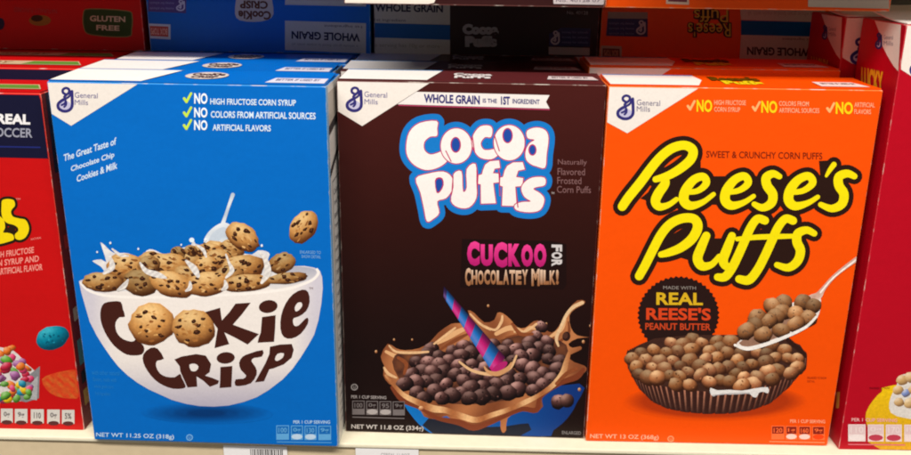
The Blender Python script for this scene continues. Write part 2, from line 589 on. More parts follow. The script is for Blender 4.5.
pr = Print(fp)
for a, b, t in (((62.5, 155.6, 162.6), (115, 138.0, 145.4), "The Great Taste of"), ((69.8, 167.2, 174.4), (113.2, 152.4, 159.6), "Chocolate Chip"), ((75.8, 176.6, 183.4), (116.4, 162.4, 169.6), "Cookies & Milk")):
    pr.text(t, a, b, (206, 224, 242), 0.022)
pr.build("slogan_text")
pr = Print(fp)
pr.text("ENLARGED TO", (300.5, 252.2, 255.2), (321.5, 252.8, 255.8), (130, 180, 226))
pr.text("SHOW DETAIL", (302, 256.6, 259.6), (321.5, 257.2, 260.2), (130, 180, 226))
for i in range(4):
    pr.text(["with other natural", "flavors, made with", "whole grain corn", "first ingredient"][i], (92.5 + i * 1.2, 370 + i * 7, 374.6 + i * 7), (120 - i * 3, 371 + i * 7, 375.6 + i * 7), (36, 130, 206))
pr.build("small_print")
pr = Print(fp)
pr.text("NET WT 11.25 OZ (318g)", (97.4, 431.4, 436.6), (174.6, 434.2, 439.6), (198, 224, 246), 0.012)
pr.stroke(ell(190, 437.2, 2.9, 2.7, 0, 12) + [(192.9, 437.2)], 0.5, (120, 180, 230), 0)
pr.text("u", (188.9, 435.8, 438.6), (191.1, 435.8, 438.6), (120, 180, 230))
pr.build("weight_text")
nutrition(fp, ("PER 1 CUP SERVING", (293.5, 421.2, 424.4), (330.5, 421.6, 424.8), (178, 212, 242), 0.02), 0.00015, [(276.5, 289.3), (291.2, 303.2), (304.8, 316.8), (318.6, 331.4)], 426, 440.2, (96, 168, 222), (20, 104, 182), [None, (190, 214, 236), (190, 214, 236), None], ["100", "0g", "130", "9g"], 0.25,
          ([(277, 441.8), (332, 443), (332, 444), (277, 442.8)], (84, 156, 216)))

# bowl with lettering, cookies and milk
pr = Print(fp)
for k, c in ((1.25, None), (1.0, None), (0.8, None), (0.62, None), (0.45, None), (0.25, None)):
    def shf(x, y):
        r = math.sqrt(((x - 207) / 66) ** 2 + ((y - 413.4) / 10.5) ** 2)
        return mixc((0, 34, 84), BLUE, r ** 0.9 * 0.95)
    if k <= 1.0: pr.poly(ell(207, 413.4, 66 * k, 10.5 * k, 1.5, 32), shf)
bowl = [(79, 282), (81, 292), (84.5, 304), (90, 322.5), (97, 336), (103, 345.5), (111, 357), (119, 367), (128, 375.5), (138, 383), (149, 389.5), (160, 394.5), (172, 400), (186, 404), (200, 406.4), (214, 407),
        (229, 406), (244, 402.6), (257, 398), (269, 391), (283, 380.5), (293, 370), (301, 359), (308, 348), (314.6, 336.5), (319, 322), (322, 305), (323.4, 290), (322.8, 279), (320.6, 272.6), (315, 269.4), (305, 267.6), (290, 268), (240, 272), (180, 276), (120, 279), (86, 279)]


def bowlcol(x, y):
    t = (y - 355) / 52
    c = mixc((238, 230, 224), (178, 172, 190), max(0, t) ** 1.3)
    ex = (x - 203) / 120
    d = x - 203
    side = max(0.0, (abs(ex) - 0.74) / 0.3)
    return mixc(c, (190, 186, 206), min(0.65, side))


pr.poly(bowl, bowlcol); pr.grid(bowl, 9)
# inside of the rim, right
pr.poly([(270, 272), (290, 268.4), (304, 268.6), (314, 270.6), (317, 274), (313, 279), (303, 284), (290, 288), (270, 290)], lambda x, y: mixc((176, 176, 190), (226, 222, 220), (y - 270) / 20), 3)
pr.stroke([(317.6, 271.2), (319, 275), (314, 281), (303, 286), (286, 291), (250, 295), (200, 297.5), (150, 298.5), (110, 297), (90, 292), (81, 284)], 1.3, (246, 240, 234))
# milk splashes
ML = (240, 236, 232); MS = (206, 206, 214)
pr.poly([(92, 262), (101, 260.5), (106, 263), (102, 250), (100, 243.6), (104, 246), (110, 252), (116, 254.5), (124, 254), (132, 256), (138, 262), (146, 252), (152, 250.6), (160, 254), (172, 258), (182, 249), (190, 247.6), (193, 241), (196, 247), (204, 252), (216, 247), (228, 250), (240, 254), (252, 256), (258, 252), (266, 252.6), (270, 256), (268, 262), (274, 268), (276, 284), (240, 290), (150, 292), (108, 290), (104, 272), (98, 266)], lambda x, y: mixc(ML, MS, 0.5 + 0.5 * math.sin(x * 0.55 + y * 0.4)), 2)
pr.poly(ell(191.4, 241.4, 2.6, 2.4), (226, 240, 250))
# spoon standing in the milk
SPN = lambda x, y: mixc((232, 236, 240), (160, 178, 198), (x - 205) / 34 * 0.6 + 0.25 * math.sin(y * 0.3))
pr.stroke([(221, 230, 2.4), (225, 218, 1.7), (229, 206, 1.6), (232.6, 196, 2.0)], 2, SPN)
pr.poly([(203.6, 246), (205, 238), (212, 229.6), (222, 224), (229.6, 226), (231, 233), (226, 243), (219, 250), (208, 251)], SPN, 3)
pr.poly([(208, 243), (213, 234), (222, 228.6), (226, 231), (221, 240), (214, 246)], (196, 208, 222), 3)
BRN = (66, 29, 22)
# lettering on the bowl
pr.poly(z2p([(50, 90), (65, 64), (100, 56), (140, 58), (150, 90), (160, 126), (136, 128), (118, 150), (118, 180), (130, 207), (155, 228), (190, 238), (205, 232), (215, 222), (228, 240), (245, 258), (248, 280), (235, 297), (205, 301), (170, 297), (140, 280), (110, 255), (80, 215), (58, 170), (48, 130)], 90, 290, 4.555), BRN, 2)
pr.poly(z2p([(240, 262), (265, 240), (290, 243), (312, 278), (288, 285), (285, 305), (298, 328), (320, 340), (350, 342), (368, 330), (375, 345), (388, 372), (380, 381), (345, 382), (310, 370), (280, 350), (255, 320), (240, 290)], 75, 280, 3.5), BRN, 2)
pr.poly(z2p([(45, 142), (98, 127), (101, 150), (104, 168), (128, 142), (148, 114), (198, 111), (170, 148), (140, 182), (180, 197), (225, 213), (188, 247), (150, 226), (112, 207), (120, 225), (128, 245), (80, 258), (85, 225), (90, 195), (68, 165)], 190, 270, 3.253), BRN)
pr.poly(z2p(ell(255, 124, 31, 21, -8, 18), 190, 270, 3.253), BRN)
pr.poly(z2p([(122, 146), (174, 139), (172, 190), (168, 240), (105, 243), (110, 222), (117, 205)], 230, 280, 3.79), BRN)
pr.poly(z2p([(240, 60), (275, 43), (298, 52), (304, 90), (290, 125), (262, 145), (243, 151), (240, 165), (246, 180), (262, 178), (285, 155), (297, 150), (297, 172), (270, 210), (235, 228), (205, 222), (192, 190), (195, 140), (212, 95)], 230, 280, 3.79), BRN, 2)
pr.poly(z2p([(250, 125), (247, 110), (258, 93), (272, 92), (275, 105), (262, 121)], 230, 280, 3.79), (234, 226, 222), 2)
pr.poly(z2p([(60, 290), (90, 278), (150, 268), (190, 275), (212, 310), (206, 343), (187, 357), (216, 366), (245, 378), (240, 391), (207, 403), (180, 378), (152, 360), (155, 402), (115, 405), (85, 340), (82, 318)], 160, 290, 4.133), BRN)
pr.poly(z2p([(122, 312), (145, 308), (160, 320), (150, 337), (130, 337)], 160, 290, 4.133), (234, 226, 222), 2)
pr.poly(z2p(ell(272, 285, 38, 24, -4, 18), 160, 290, 4.133), BRN)
pr.poly(z2p([(250, 322), (300, 318), (298, 360), (296, 405), (247, 408), (249, 380)], 160, 290, 4.133), BRN)
pr.poly(z2p([(75, 283), (125, 270), (122, 295), (92, 300), (82, 312), (98, 335), (102, 362), (80, 395), (40, 405), (20, 402), (22, 380), (50, 378), (62, 366), (42, 345), (35, 318), (48, 295)], 230, 280, 3.79), BRN, 2)
pr.poly(z2p([(152, 258), (190, 250), (235, 248), (243, 270), (235, 300), (205, 325), (165, 340), (150, 343), (130, 388), (95, 392), (135, 320), (150, 285)], 230, 280, 3.79), BRN)
pr.poly(z2p([(181, 285), (205, 283), (200, 300), (180, 312), (171, 305)], 230, 280, 3.79), (234, 226, 222), 2)
pr.text("TM", (309.5, 289, 291.2), (313.5, 289, 291.2), (120, 90, 90))
bowl_o = pr.build("bowl_picture")
pr = Print(fp)
for a in ((196, 256, 12, 8, -16, .94, 6), (216, 252, 12, 8.4, 14, .97, 6), (232, 250, 11, 7.6, 20, .9, 5), (150, 262, 12, 8, -10, .9, 5), (193, 262, 11, 8, 10, .9, 5), (228, 258, 10, 7, 0, .88, 4), (120, 281, 11, 8, 10, .9, 5), (177.7, 254.6, 6.5, 6, 20, .72, 4), (191, 252, 6, 4.6, 30, .8, 4), (211, 250.6, 11, 5, 8, .95, 5), (217, 261.6, 13, 9.5, 0, .94, 7), (206.5, 267.5, 10.5, 9, 0, .98, 5), (167.8, 266.6, 19, 10.5, 0, .96, 7), (126.4, 268.6, 17.4, 12, 8, .96, 8), (149, 266, 10, 8, 0, .78, 4), (242.6, 238.4, 16, 10.5, 36, .98, 7), (243, 268.4, 19.5, 10.5, -6, .94, 9), (282, 264.6, 12, 8.6, -20, .80, 5), (186, 277, 12, 8, 20, .9, 5), (228, 277, 14, 8, -10, .84, 6), (102.7, 283, 17.6, 8.4, 5, .88, 7), (141, 283.4, 16, 11.2, 5, .74, 7), (171.8, 285.4, 19.6, 10.6, 16, 1.0, 8), (207, 285, 19.6, 10.4, -8, .98, 8), (246, 284.4, 21.5, 7.4, -4, .92, 8), (287.6, 279.6, 18, 4.8, -6, .82, 5)):
    pr.cookie(a[0], a[1], a[2] * 1.16, a[3] * 1.18, a[4], tone=a[5], chips=a[6])
pr.cookie(151.6, 324.9, 22.4, 20.8, 0, 1.04, 9)
pr.cookie(193.9, 329, 21.6, 19, 8, 0.98, 9)
for q in ([(104, 274, 1.5), (112, 268, 3.0), (110, 258, 1.2)], [(140, 264, 1.0), (146, 272, 2.4), (158, 276, 3.0), (166, 279, 1.0)], [(186, 262, 1.2), (194, 270, 3.4), (198, 277, 2.0)], [(226, 279, 1.0), (232, 272, 2.4), (229, 264, 1.2), (226, 256, 1.0)], [(262, 284, 1.5), (268, 274, 3.4), (266, 262, 2.4), (260, 254, 1.0)], [(118, 291, 1.2), (124, 287, 2.6), (128, 281, 1.0)], [(186, 292, 1.0), (190, 289, 2.2), (190, 283, 1.0)], [(222, 291, 1.0), (226, 288, 2.4), (225, 282, 1.0)], [(112, 250, .8), (120, 256, 1.6), (128, 257, .8)], [(196, 246, .8), (203, 251, 1.8), (206, 258, 1.0)]):
    pr.stroke(q, 2, lambda x, y: mixc((240, 236, 230), (208, 202, 200), 0.5 + 0.5 * math.sin(x * 0.9 + y)))
for x, y, r in ((110, 244, 1.1), (138, 250, 1.0), (205, 241, 1.3), (262, 247, 1.2), (181, 246, .9), (97, 253, .9)):
    pr.poly(ell(x, y, r, r * 1.2, 0, 9), (232, 238, 244))
pr.build("cookies_picture", 0.00045, FOOD, bowl_o)
pr = Print(fp)
pr.cookie(304, 228.7, 18, 13, -52, 0.98, 8)
pr.build("loose_cookie_picture", 0.00015, FOOD)

# right side panel: facts printed on white
mw = Matrix.Translation(cookie.location) @ Matrix.Rotation(CK[2], 4, 'Z') @ Matrix.Rotation(0.0126, 4, 'X')
sp = Panel([(0, 0), (1, 0), (1, 1), (0, 1)], D, H1, (W1/2, 0, 0), (0, 1, 0), (0, 0, 1), (1, 0, 0), cookie)
pr = Print(sp)
pr.poly([(0, 0), (0.10, 0), (0.10, 1), (0, 1)], (140, 186, 224))
pr.poly([(0.1, 0.02), (1, 0.02), (1, 0.11), (0.1, 0.11)], (196, 186, 172))
pr.stroke([(0.1, 0.115), (1, 0.09)], 0.012, (70, 66, 66), 0)
pr.stroke([(0.1, 0.225), (1, 0.16)], 0.010, (70, 66, 66), 0)
pr.poly([(0.2, 0.25), (0.93, 0.25), (0.93, 0.80), (0.2, 0.80)], (120, 118, 120))
pr.poly([(0.215, 0.254), (0.915, 0.254), (0.915, 0.796), (0.215, 0.796)], (232, 228, 222))
for i in range(16):
    y = 0.275 + i * 0.032
    pr.text(["Calories", "Total Fat 2g", "Saturated Fat", "Trans Fat 0g", "Cholesterol", "Sodium 130mg", "Potassium", "Total Carbs", "Fiber 2g", "Sugars 9g", "Protein 2g", "Vitamin A", "Vitamin C", "Calcium", "Iron 25%", "Zinc 25%"][i], (0.26, y, y + 0.016), (0.74, y, y + 0.016), (86, 84, 90))
pr.text("Ingredients", (0.24, 0.83, 0.85), (0.62, 0.83, 0.85), (86, 84, 90))
for i in range(4):
    pr.text("whole grain corn, sugar, oil,", (0.24, 0.865 + i * 0.025, 0.88 + i * 0.025), (0.9, 0.865 + i * 0.025, 0.88 + i * 0.025), (120, 118, 122))
pr.build("side_facts")
# top flap printing
tp = top_panel(cookie, W1, D, H1)
top_prints(tp, [(0, 0.06), (0.41, 0.06), (0.335, 1), (0, 1)], [(0, 0), (0.42, 0), (0.41, 0.06), (0, 0.06)], (86, 140, 200),
           [(0.80, 0.55), (0.995, 0.55), (0.995, 0.93), (0.78, 0.93)], (214, 212, 226), ("BETTER IF USED BY", (0.81, 0.62, 0.78), (0.97, 0.62, 0.78), (70, 70, 120), 0.01),
           [(ell(0.535, 0.45, 0.08, 0.29, 0, 20), (214, 198, 184)), ("CooKie", (0.475, 0.26, 0.46), (0.6, 0.26, 0.46), BRN, 0.06), ("CRiSP", (0.485, 0.5, 0.66), (0.585, 0.5, 0.66), BRN, 0.06)])

# ================================================================== brown cocoa puff carton
W2 = 0.1925
M_brown = board("brown_print", (50, 20, 20), 0.36, 0.08, 240)
M_brown_side = board("brown_side_print", (44, 20, 20), 0.4, 0.08, 240)
M_brown_edge = board("brown_print_fold", (112, 66, 62), 0.42, 0.06, 300, 0, 0.3, 0.75)
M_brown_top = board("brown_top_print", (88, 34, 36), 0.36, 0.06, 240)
CO = (0.0094, 0.6206, -0.0317)
cocoa = empty("cereal_box", (CO[0], CO[1], 0.0006), CO[2], "dark brown carton with white bubble lettering outlined in blue and a chocolate milk splash", "cereal box", "brown chocolate puff cereal boxes", -0.0066)
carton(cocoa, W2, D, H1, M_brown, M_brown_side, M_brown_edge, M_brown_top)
QO = [(337.6, 81.3), (606, 85.5), (583.5, 439.3), (345.3, 432)]
fp = front_panel(cocoa, QO, W2, H1)

pr = Print(fp)
pr.poly([(337.6, 81.3), (430, 82.8), (363, 126.6), (338.2, 112)], WHITEP)
emblem(pr, 346.6, 87.6, 363.6, 112.4, NAVY, (190, 186, 214))
pr.text("General", (365.4, 92, 97.6), (388, 93, 98.4), (110, 104, 150))
pr.text("Mills", (365.4, 99.6, 104.8), (378.6, 100, 105), (110, 104, 150))
pr.build("maker_corner")
pr = Print(fp)                                     # the artwork's own fade from brown to near black
for i in range(12):
    ya, yb = 78 + i * 30.5, 78 + (i + 1) * 30.5
    pr.poly([(320, ya), (620, ya), (620, yb), (320, yb)], lambda x, y: mixc(mixc((68, 22, 19), (46, 14, 10), (y - 90) / 130), (24, 9, 8), (y - 220) / 130))
pr.build("backdrop_print", 0.00006)
pr = Print(fp)
pr.poly([(417, 92.4), (549.4, 95.4), (545.8, 102), (549.4, 108.8), (398, 104.8)], (232, 226, 222))
pr.stroke([(399.5, 105.8), (549.2, 109.8)], 0.45, (186, 60, 100), 0)
pr.text("WHOLE GRAIN", (424.5, 94.4, 103.2), (480, 96, 104.8), NAVY, 0.035)
pr.text("IS THE", (483, 98.8, 103), (497, 99.2, 103.4), NAVY, 0.02)
pr.text("1ST", (501, 96.6, 105), (510, 96.8, 105.2), NAVY, 0.04)
pr.text("INGREDIENT", (512.5, 99, 103.8), (539.5, 99.8, 104.6), NAVY, 0.02)
pr.build("grain_banner")

Z = lambda pts: z2p(pts, 395, 105, 3.642)
SM = lambda pts: crom(Z(pts), True, 3)
let = [SM([(40, 150), (52, 98), (90, 64), (154, 56), (156, 84), (155, 112), (130, 115), (108, 135), (108, 165), (130, 182), (160, 175), (184, 166), (200, 190), (185, 215), (150, 235), (110, 240), (70, 222), (45, 190)]),
       SM(ell(224, 150, 58, 66, 0, 16)),
       SM([(285, 108), (310, 77), (345, 74), (356, 90), (350, 117), (328, 117), (312, 140), (322, 163), (345, 165), (374, 160), (380, 180), (352, 200), (312, 195), (290, 172), (280, 140)]),
       SM(ell(416, 138, 58, 66, 0, 16)),
       SM([(480, 92), (515, 80), (548, 90), (560, 120), (553, 180), (547, 231), (515, 226), (494, 218), (476, 200), (474, 168), (488, 140), (508, 126), (482, 120)]),
       SM([(75, 266), (120, 248), (178, 240), (210, 262), (212, 305), (188, 340), (155, 352), (162, 395), (140, 418), (116, 428), (105, 380), (92, 320)]),
       SM([(213, 250), (242, 240), (246, 295), (250, 318), (262, 300), (262, 232), (295, 212), (298, 280), (298, 340), (270, 376), (230, 376), (203, 352), (212, 300)]),
       Z([(316, 252), (320, 236), (328, 216), (346, 203), (380, 200), (384, 228), (364, 231), (357, 248), (382, 250), (380, 282), (358, 285), (363, 325), (368, 361), (312, 363), (311, 290), (301, 288), (303, 256)]),
       Z([(392, 262), (398, 238), (408, 220), (430, 207), (466, 206), (474, 233), (449, 238), (441, 262), (468, 266), (464, 296), (438, 298), (441, 340), (443, 371), (388, 370), (391, 298), (380, 294), (382, 264)]),
       SM([(470, 280), (500, 262), (545, 262), (547, 290), (515, 298), (504, 306), (530, 322), (545, 345), (530, 383), (490, 393), (440, 385), (434, 365), (462, 354), (494, 352), (470, 335), (458, 305)])]
pr = Print(fp)
for L in let:
    pr.rim(L, 5.9, (20, 118, 198)); pr.poly(L, (20, 118, 198))
pr.poly(Z([(75, 210), (200, 200), (480, 190), (540, 240), (500, 300), (250, 310), (100, 262)]), (20, 118, 198))
pr.poly(Z([(100, 110), (170, 100), (185, 170), (110, 190)]), (20, 118, 198))
shr = lambda L, k: [((p[0] - sum(q[0] for q in L) / len(L)) * k + sum(q[0] for q in L) / len(L), (p[1] - sum(q[1] for q in L) / len(L)) * k + sum(q[1] for q in L) / len(L)) for p in L]
for L in [shr(L, 0.965) for L in let]:
    pr.rim(L, 0.95, (186, 40, 92)); pr.poly(L, (240, 234, 230))
for cx, cy, rx, ry in ((222, 146, 15, 25), (410, 112, 15, 24), (500, 164, 11, 17)):
    pr.poly(Z(ell(cx, cy, rx + 4, ry + 4)), (186, 40, 92)); pr.poly(Z(ell(cx, cy, rx, ry)), (30, 74, 160))
pr.poly(Z([(146, 276), (158, 264), (174, 268), (178, 292), (166, 316), (152, 320)]), (186, 40, 92), 2)
pr.poly(Z([(149, 280), (159, 269), (171, 272), (174, 291), (164, 312), (154, 315)]), (30, 74, 160), 2)
for a, b in (((186, 168), (205, 206)), ((283, 118), (290, 172)), ((362, 110), (380, 168)), ((474, 120), (472, 178)), ((212, 262), (208, 318)), ((300, 240), (301, 330)), ((378, 235), (382, 330)), ((440, 305), (447, 372))):
    pr.stroke(Z([a, b]), 0.55, (186, 40, 92), 0)
pr.text("TM", (551, 192, 194), (554, 192, 194), (200, 190, 190))
pr.build("title_lettering")

pr = Print(fp)
for i, (t, xe) in enumerate((("Naturally", 586.5), ("Flavored", 584.6), ("Frosted", 581), ("Corn Puffs", 590.5))):
    y = 159.2 + i * 8.9
    pr.text(t, (557.6 - i * 0.3, y, y + 6.8), (xe, y + 0.4, y + 7.2), (128, 92, 92), 0.0)
pr.text("ENLARGED", (561.5, 431.6, 435), (580.5, 432.2, 435.6), (128, 122, 122), 0.01)
pr.build("small_print")
# catch phrase
pr = Print(fp)
pr.poly([(462, 239), (551, 241), (566, 244), (566, 285), (563, 289.5), (460, 287.5), (461, 266)], (27, 9, 8))
xs = [467, 480.5, 493.6, 508, 521, 533.6, 547]
for i, ch in enumerate("CUCKOO"):
    up = (241.2, 244.2, 242.0, 243.6, 244.2, 243.4)[i]; dn = (265.8, 266, 267.4, 266.4, 266.6, 267)[i]
    pr.text(ch, (xs[i], up, dn), (xs[i + 1] - 0.9, up + .2, dn + .2), lambda s, t: mixc((176, 24, 104), (236, 64, 146), t), 0.075)
for i, ch in enumerate("FOR"):
    y0, y1 = 244.4 + i * 7.5, 251.2 + i * 7.5
    pr.textq(ch, [(551.2, y0), (551.2, y1), (561.8, y1 + .2), (561.8, y0 + .2)], (206, 200, 200), 0.05)
cx = 465.0
for i, ch in enumerate("CHOCOLATEY MILK!"):
    wd = 0 if ch == " " else (3.2 if ch in "I!" else (8.6 if ch == "M" else 6.3))
    if ch == " ": cx += 3.2; continue
    up = 268.0 + (0 if i in (0, 11) else 1.6) + (i % 3) * 0.4; dn = 284.6 + (1.4 if i in (0, 11) else 0)
    pr.text(ch, (cx, up, dn), (cx + wd - 0.5, up, dn), lambda s, t: mixc((150, 98, 62), (226, 194, 168), t * t), 0.05)
    cx += wd
pr.build("slogan_text")

# bowl, milk splash, puffs and straw
pr = Print(fp)
BB = lambda x, y: mixc((8, 112, 192), (14, 50, 118), (x - 402) / 170)
pr.poly([(401, 396), (430, 392), (500, 396), (579, 384), (576, 404), (566, 420), (553, 431), (540, 438.4), (440, 435.6), (430, 434), (414, 420)], BB, 3); pr.grid([(401, 396), (579, 384), (553, 436), (440, 434)], 10)
pr.poly([(428, 419), (470, 427), (505, 427), (528, 424), (520, 437.2), (432, 434.4)], (26, 30, 44), 2)
spl = [(387.6, 344), (380.5, 357), (384, 366), (383, 375.7), (389, 384.6), (399.7, 389.6), (402.7, 401.5), (411, 406), (419.5, 409.4), (423.5, 417), (435, 420), (446, 416.6), (458, 424.6), (473, 430.6), (489, 425.7), (499, 419), (500, 428), (502, 433.5), (505.7, 431), (507, 419), (520, 411.6), (533.7, 413.4), (542.6, 407), (541.6, 396), (559.4, 385), (575, 379.7), (586, 371), (584, 366), (574, 362.5), (568, 357), (574, 353), (581, 349.6), (580, 346.4), (572, 348), (568, 344), (577, 338.6), (589, 337.4), (577, 335.6), (570.6, 328), (569, 315.6), (575, 309), (583, 304.7), (584.6, 301), (577, 300.4), (568, 309.7), (562.6, 319.6), (554.5, 331.4), (547.6, 331.4), (537.7, 320.5), (530, 324), (524.8, 328), (517, 327.5), (510.6, 320), (502.7, 313.4), (497, 313), (494, 320), (484, 322.6), (474, 313), (467.6, 310.6), (470, 320), (459, 323.4), (451, 324), (438, 333), (430, 342), (419, 348.5), (405, 350.6), (396, 348.6)]
MILK = lambda x, y: mixc((188, 120, 74), (116, 60, 34), (0.5 + 0.5 * math.sin(x * 0.12 + 1.2 * math.sin(y * 0.09))) * 0.75 + (y - 330) * 0.002)
pr.poly(spl, MILK, 2); pr.grid(spl, 5)
for q in ([(386, 352, 1.5), (400, 358, 2.2), (416, 357, 1.0)], [(432, 346, 1), (446, 338, 3), (462, 330, 2.2), (474, 326, 1)], [(496, 334, 2), (510, 328, 2.6), (524, 333, 1.4)], [(548, 338, 1), (560, 330, 2.4), (565, 320, 1)], [(540, 330, 1), (530, 328, 2), (522, 334, 1)]):
    pr.stroke(q, 1, (222, 170, 120))
for q in ([(392, 350, .8), (406, 354, 1.2), (420, 353, .8)], [(440, 350, 1), (456, 340, 2), (468, 334, 1)], [(506, 338, 1), (518, 336, 2), (530, 338, 1)], [(556, 344, 1), (568, 334, 1.6), (568, 322, .8)]):
    pr.stroke(q, 1, (128, 68, 38))
# darker undersides of the lip
pr.stroke([(392, 388, 2), (402, 400, 3), (420, 408, 2.5), (436, 418.5, 2), (458, 423, 3), (473, 428.5, 3), (489, 423.6, 2.4), (505, 416.5, 2), (522, 409.6, 2.4), (536, 410.6, 2.6), (540.5, 397, 2), (560, 383.5, 2.4), (576, 377.4, 3), (583, 370, 2)], 2, (120, 56, 32))
inner = [(392, 362), (400, 352), (418, 352), (440, 352), (470, 350), (500, 340), (525, 335), (550, 338), (566, 345), (566, 358), (556, 374), (535, 389), (505, 401), (470, 405), (436, 402), (410, 392), (398, 378)]
pr.poly(inner, lambda x, y: mixc((66, 36, 30), (122, 70, 42), 0.5 + 0.5 * math.sin(x * 0.35) * math.sin(y * 0.4)), 2); pr.grid(inner, 5)
pts = []
for _ in range(4000):
    x, y = random.uniform(402, 562), random.uniform(338, 399)
    if ((x - 481) / 80) ** 2 + ((y - 373 + (x - 481) * 0.09) / 31) ** 2 > 1: continue
    if all((x - q[0]) ** 2 + ((y - q[1]) * 1.25) ** 2 > 10.0 ** 2 for q in pts): pts.append((x, y))
pts += [(431, 349), (558, 402.5), (572, 331)][:2] + [(541, 327), (536, 336), (547, 342), (529, 343)]
for x, y, r in ((590, 326, 1.2), (583, 342, 1.6), (376, 352, 1.4), (394, 340, 1.1), (488, 306, 1.3), (546, 324, 1.2), (579, 390, 1.6), (412, 340, 1.0)):
    pr.ball(x, y, r, r * 1.2, 0, (110, 60, 34), (188, 128, 84), (234, 196, 150), 9, rings=(1, .5))
splash_o = pr.build("splash_picture")
pr = Print(fp)
pts.sort(key=lambda q: q[1])
for x, y in pts:
    s = 7.2 + 1.4 * (y - 340) / 60 + random.uniform(-1.0, 0.9); t = random.uniform(0.7, 1.15)
    pr.ball(x, y, s * 1.05, s * random.uniform(.82, .95), random.uniform(-40, 40), (17, 8, 10), tuple(v * t for v in (68, 40, 38)), tuple(v * t for v in (176, 134, 126)), 14, 0.09, (random.uniform(-.6, -.1), -0.65, 0.55))
    pr.pits(x, y, s * .8, (34, 18, 18), (112, 76, 70), 4)
# milk lip highlights over the puffs
LIP = lambda x, y: mixc((228, 180, 128), (166, 100, 58), 0.5 + 0.5 * math.sin(x * 0.21 + 0.8))
pr.stroke([(386, 376, 1.5), (394, 386, 1.8), (404, 396, 2.4), (418, 403, 3), (432, 409, 3.6), (446, 411, 3.0), (462, 417, 3.2), (476, 420.5, 3.0), (490, 416, 2.6), (508, 410, 2.4), (524, 403, 2.6), (538, 396, 2.2), (552, 386, 2.6), (562, 374, 3.0), (566, 362, 2.6), (569, 352, 1.6)], 2, LIP)
pr.stroke([(558, 346, 1.0), (556, 338, 1.6), (561, 326, 1.6), (566, 315, 1.6), (573, 307, 1.8), (582, 302.6, 1.8)], 1.5, (224, 186, 142))
pr.poly(ell(566, 336.4, 4, 4.8, 10, 14), (44, 22, 20)); pr.poly(ell(565, 335.6, 2.6, 3.2, 10, 12), (76, 44, 34))
for q in ([(389, 346, .8), (396, 352, 1.2), (412, 353, 1.4), (428, 352, 1)], [(384, 368, 1), (388, 374, 1.6), (396, 378, 1)], [(434, 344, 1), (446, 335, 1.4), (455, 328, 1)], [(484, 326, .8), (495, 330, 1.2), (501, 322, 1.4), (502, 316, 1)], [(514, 332, .8), (526, 331, 1.2), (536, 324, 1.2)], [(470, 314, .8), (480, 324, 1.2), (490, 330, .8)], [(459, 362, 1), (470, 370, 1.4), (484, 374, 1.6), (498, 374, 1.6), (510, 368, 1.4), (516, 356, 1)]):
    pr.stroke(q, 1, (226, 180, 132))
for q in ([(398, 358, 1.6), (406, 364, 2), (404, 374, 1.4)], [(576, 369, 2), (566, 374, 2), (556, 384, 1.6)], [(512, 324, 1.4), (520, 334, 2), (532, 334, 1.4)]):
    pr.stroke(q, 1, (136, 72, 40))
pr.ball(566.5, 401, 7.2, 7, 0, (24, 12, 14), (84, 52, 46), (170, 130, 118), 14, 0.05)
pr.ball(421, 409, 3, 2.6, 0, (120, 60, 36), (190, 130, 90), (236, 196, 150), 10)
pr.build("puffs_picture", 0.0003, FOOD, splash_o)
pr = Print(fp)
# striped straw
ax, ay, bx, by = 443.6, 291.6, 499.5, 366.5
L = math.hypot(bx - ax, by - ay); tx, ty = (bx - ax) / L, (by - ay) / L; nx, ny = -ty, tx
cuts = [0, 0.05, 0.17, 0.285, 0.40, 0.52, 0.64, 0.77, 0.90, 1.0]
hw = lambda t: 3.4 + 6.4 * t
for i in range(9):
    a, b = cuts[i], cuts[i + 1]
    c = [(60, 40, 90), (32, 112, 190), (190, 28, 112)][0 if i == 0 else (1 if i % 2 else 2)]
    sk = 0.045

    def P(t, s): return (ax + tx * L * (t + sk * s) + nx * hw(t) * s, ay + ty * L * (t + sk * s) + ny * hw(t) * s)

    def scol(x, y, c=c):
        s = ((x - ax) * nx + (y - ay) * ny); t = ((x - ax) * tx + (y - ay) * ty) / L
        q = s / hw(max(0, min(1, t)))
        return mixc(c, (12, 10, 30), max(0, -q * 0.75)) if q < 0 else mixc(c, (220, 150, 210), max(0, 0.35 - abs(q - 0.45)))
    for s0, s1 in ((-1, -0.5), (-0.5, 0), (0, 0.5), (0.5, 1)):
        pr.poly([P(a, s0), P(b, s0), P(b, s1), P(a, s1)], scol)
pr.poly(ell(499.4, 367.2, 9, 3.6, -34, 16), (176, 34, 106))
pr.stroke([(484, 367, .8), (488, 372, 1.6), (497, 374, 2.4), (507, 369, 2.0), (511, 363, .8)], 1, (206, 150, 102))
pr.build("straw_picture", 0.00045, INK, splash_o)

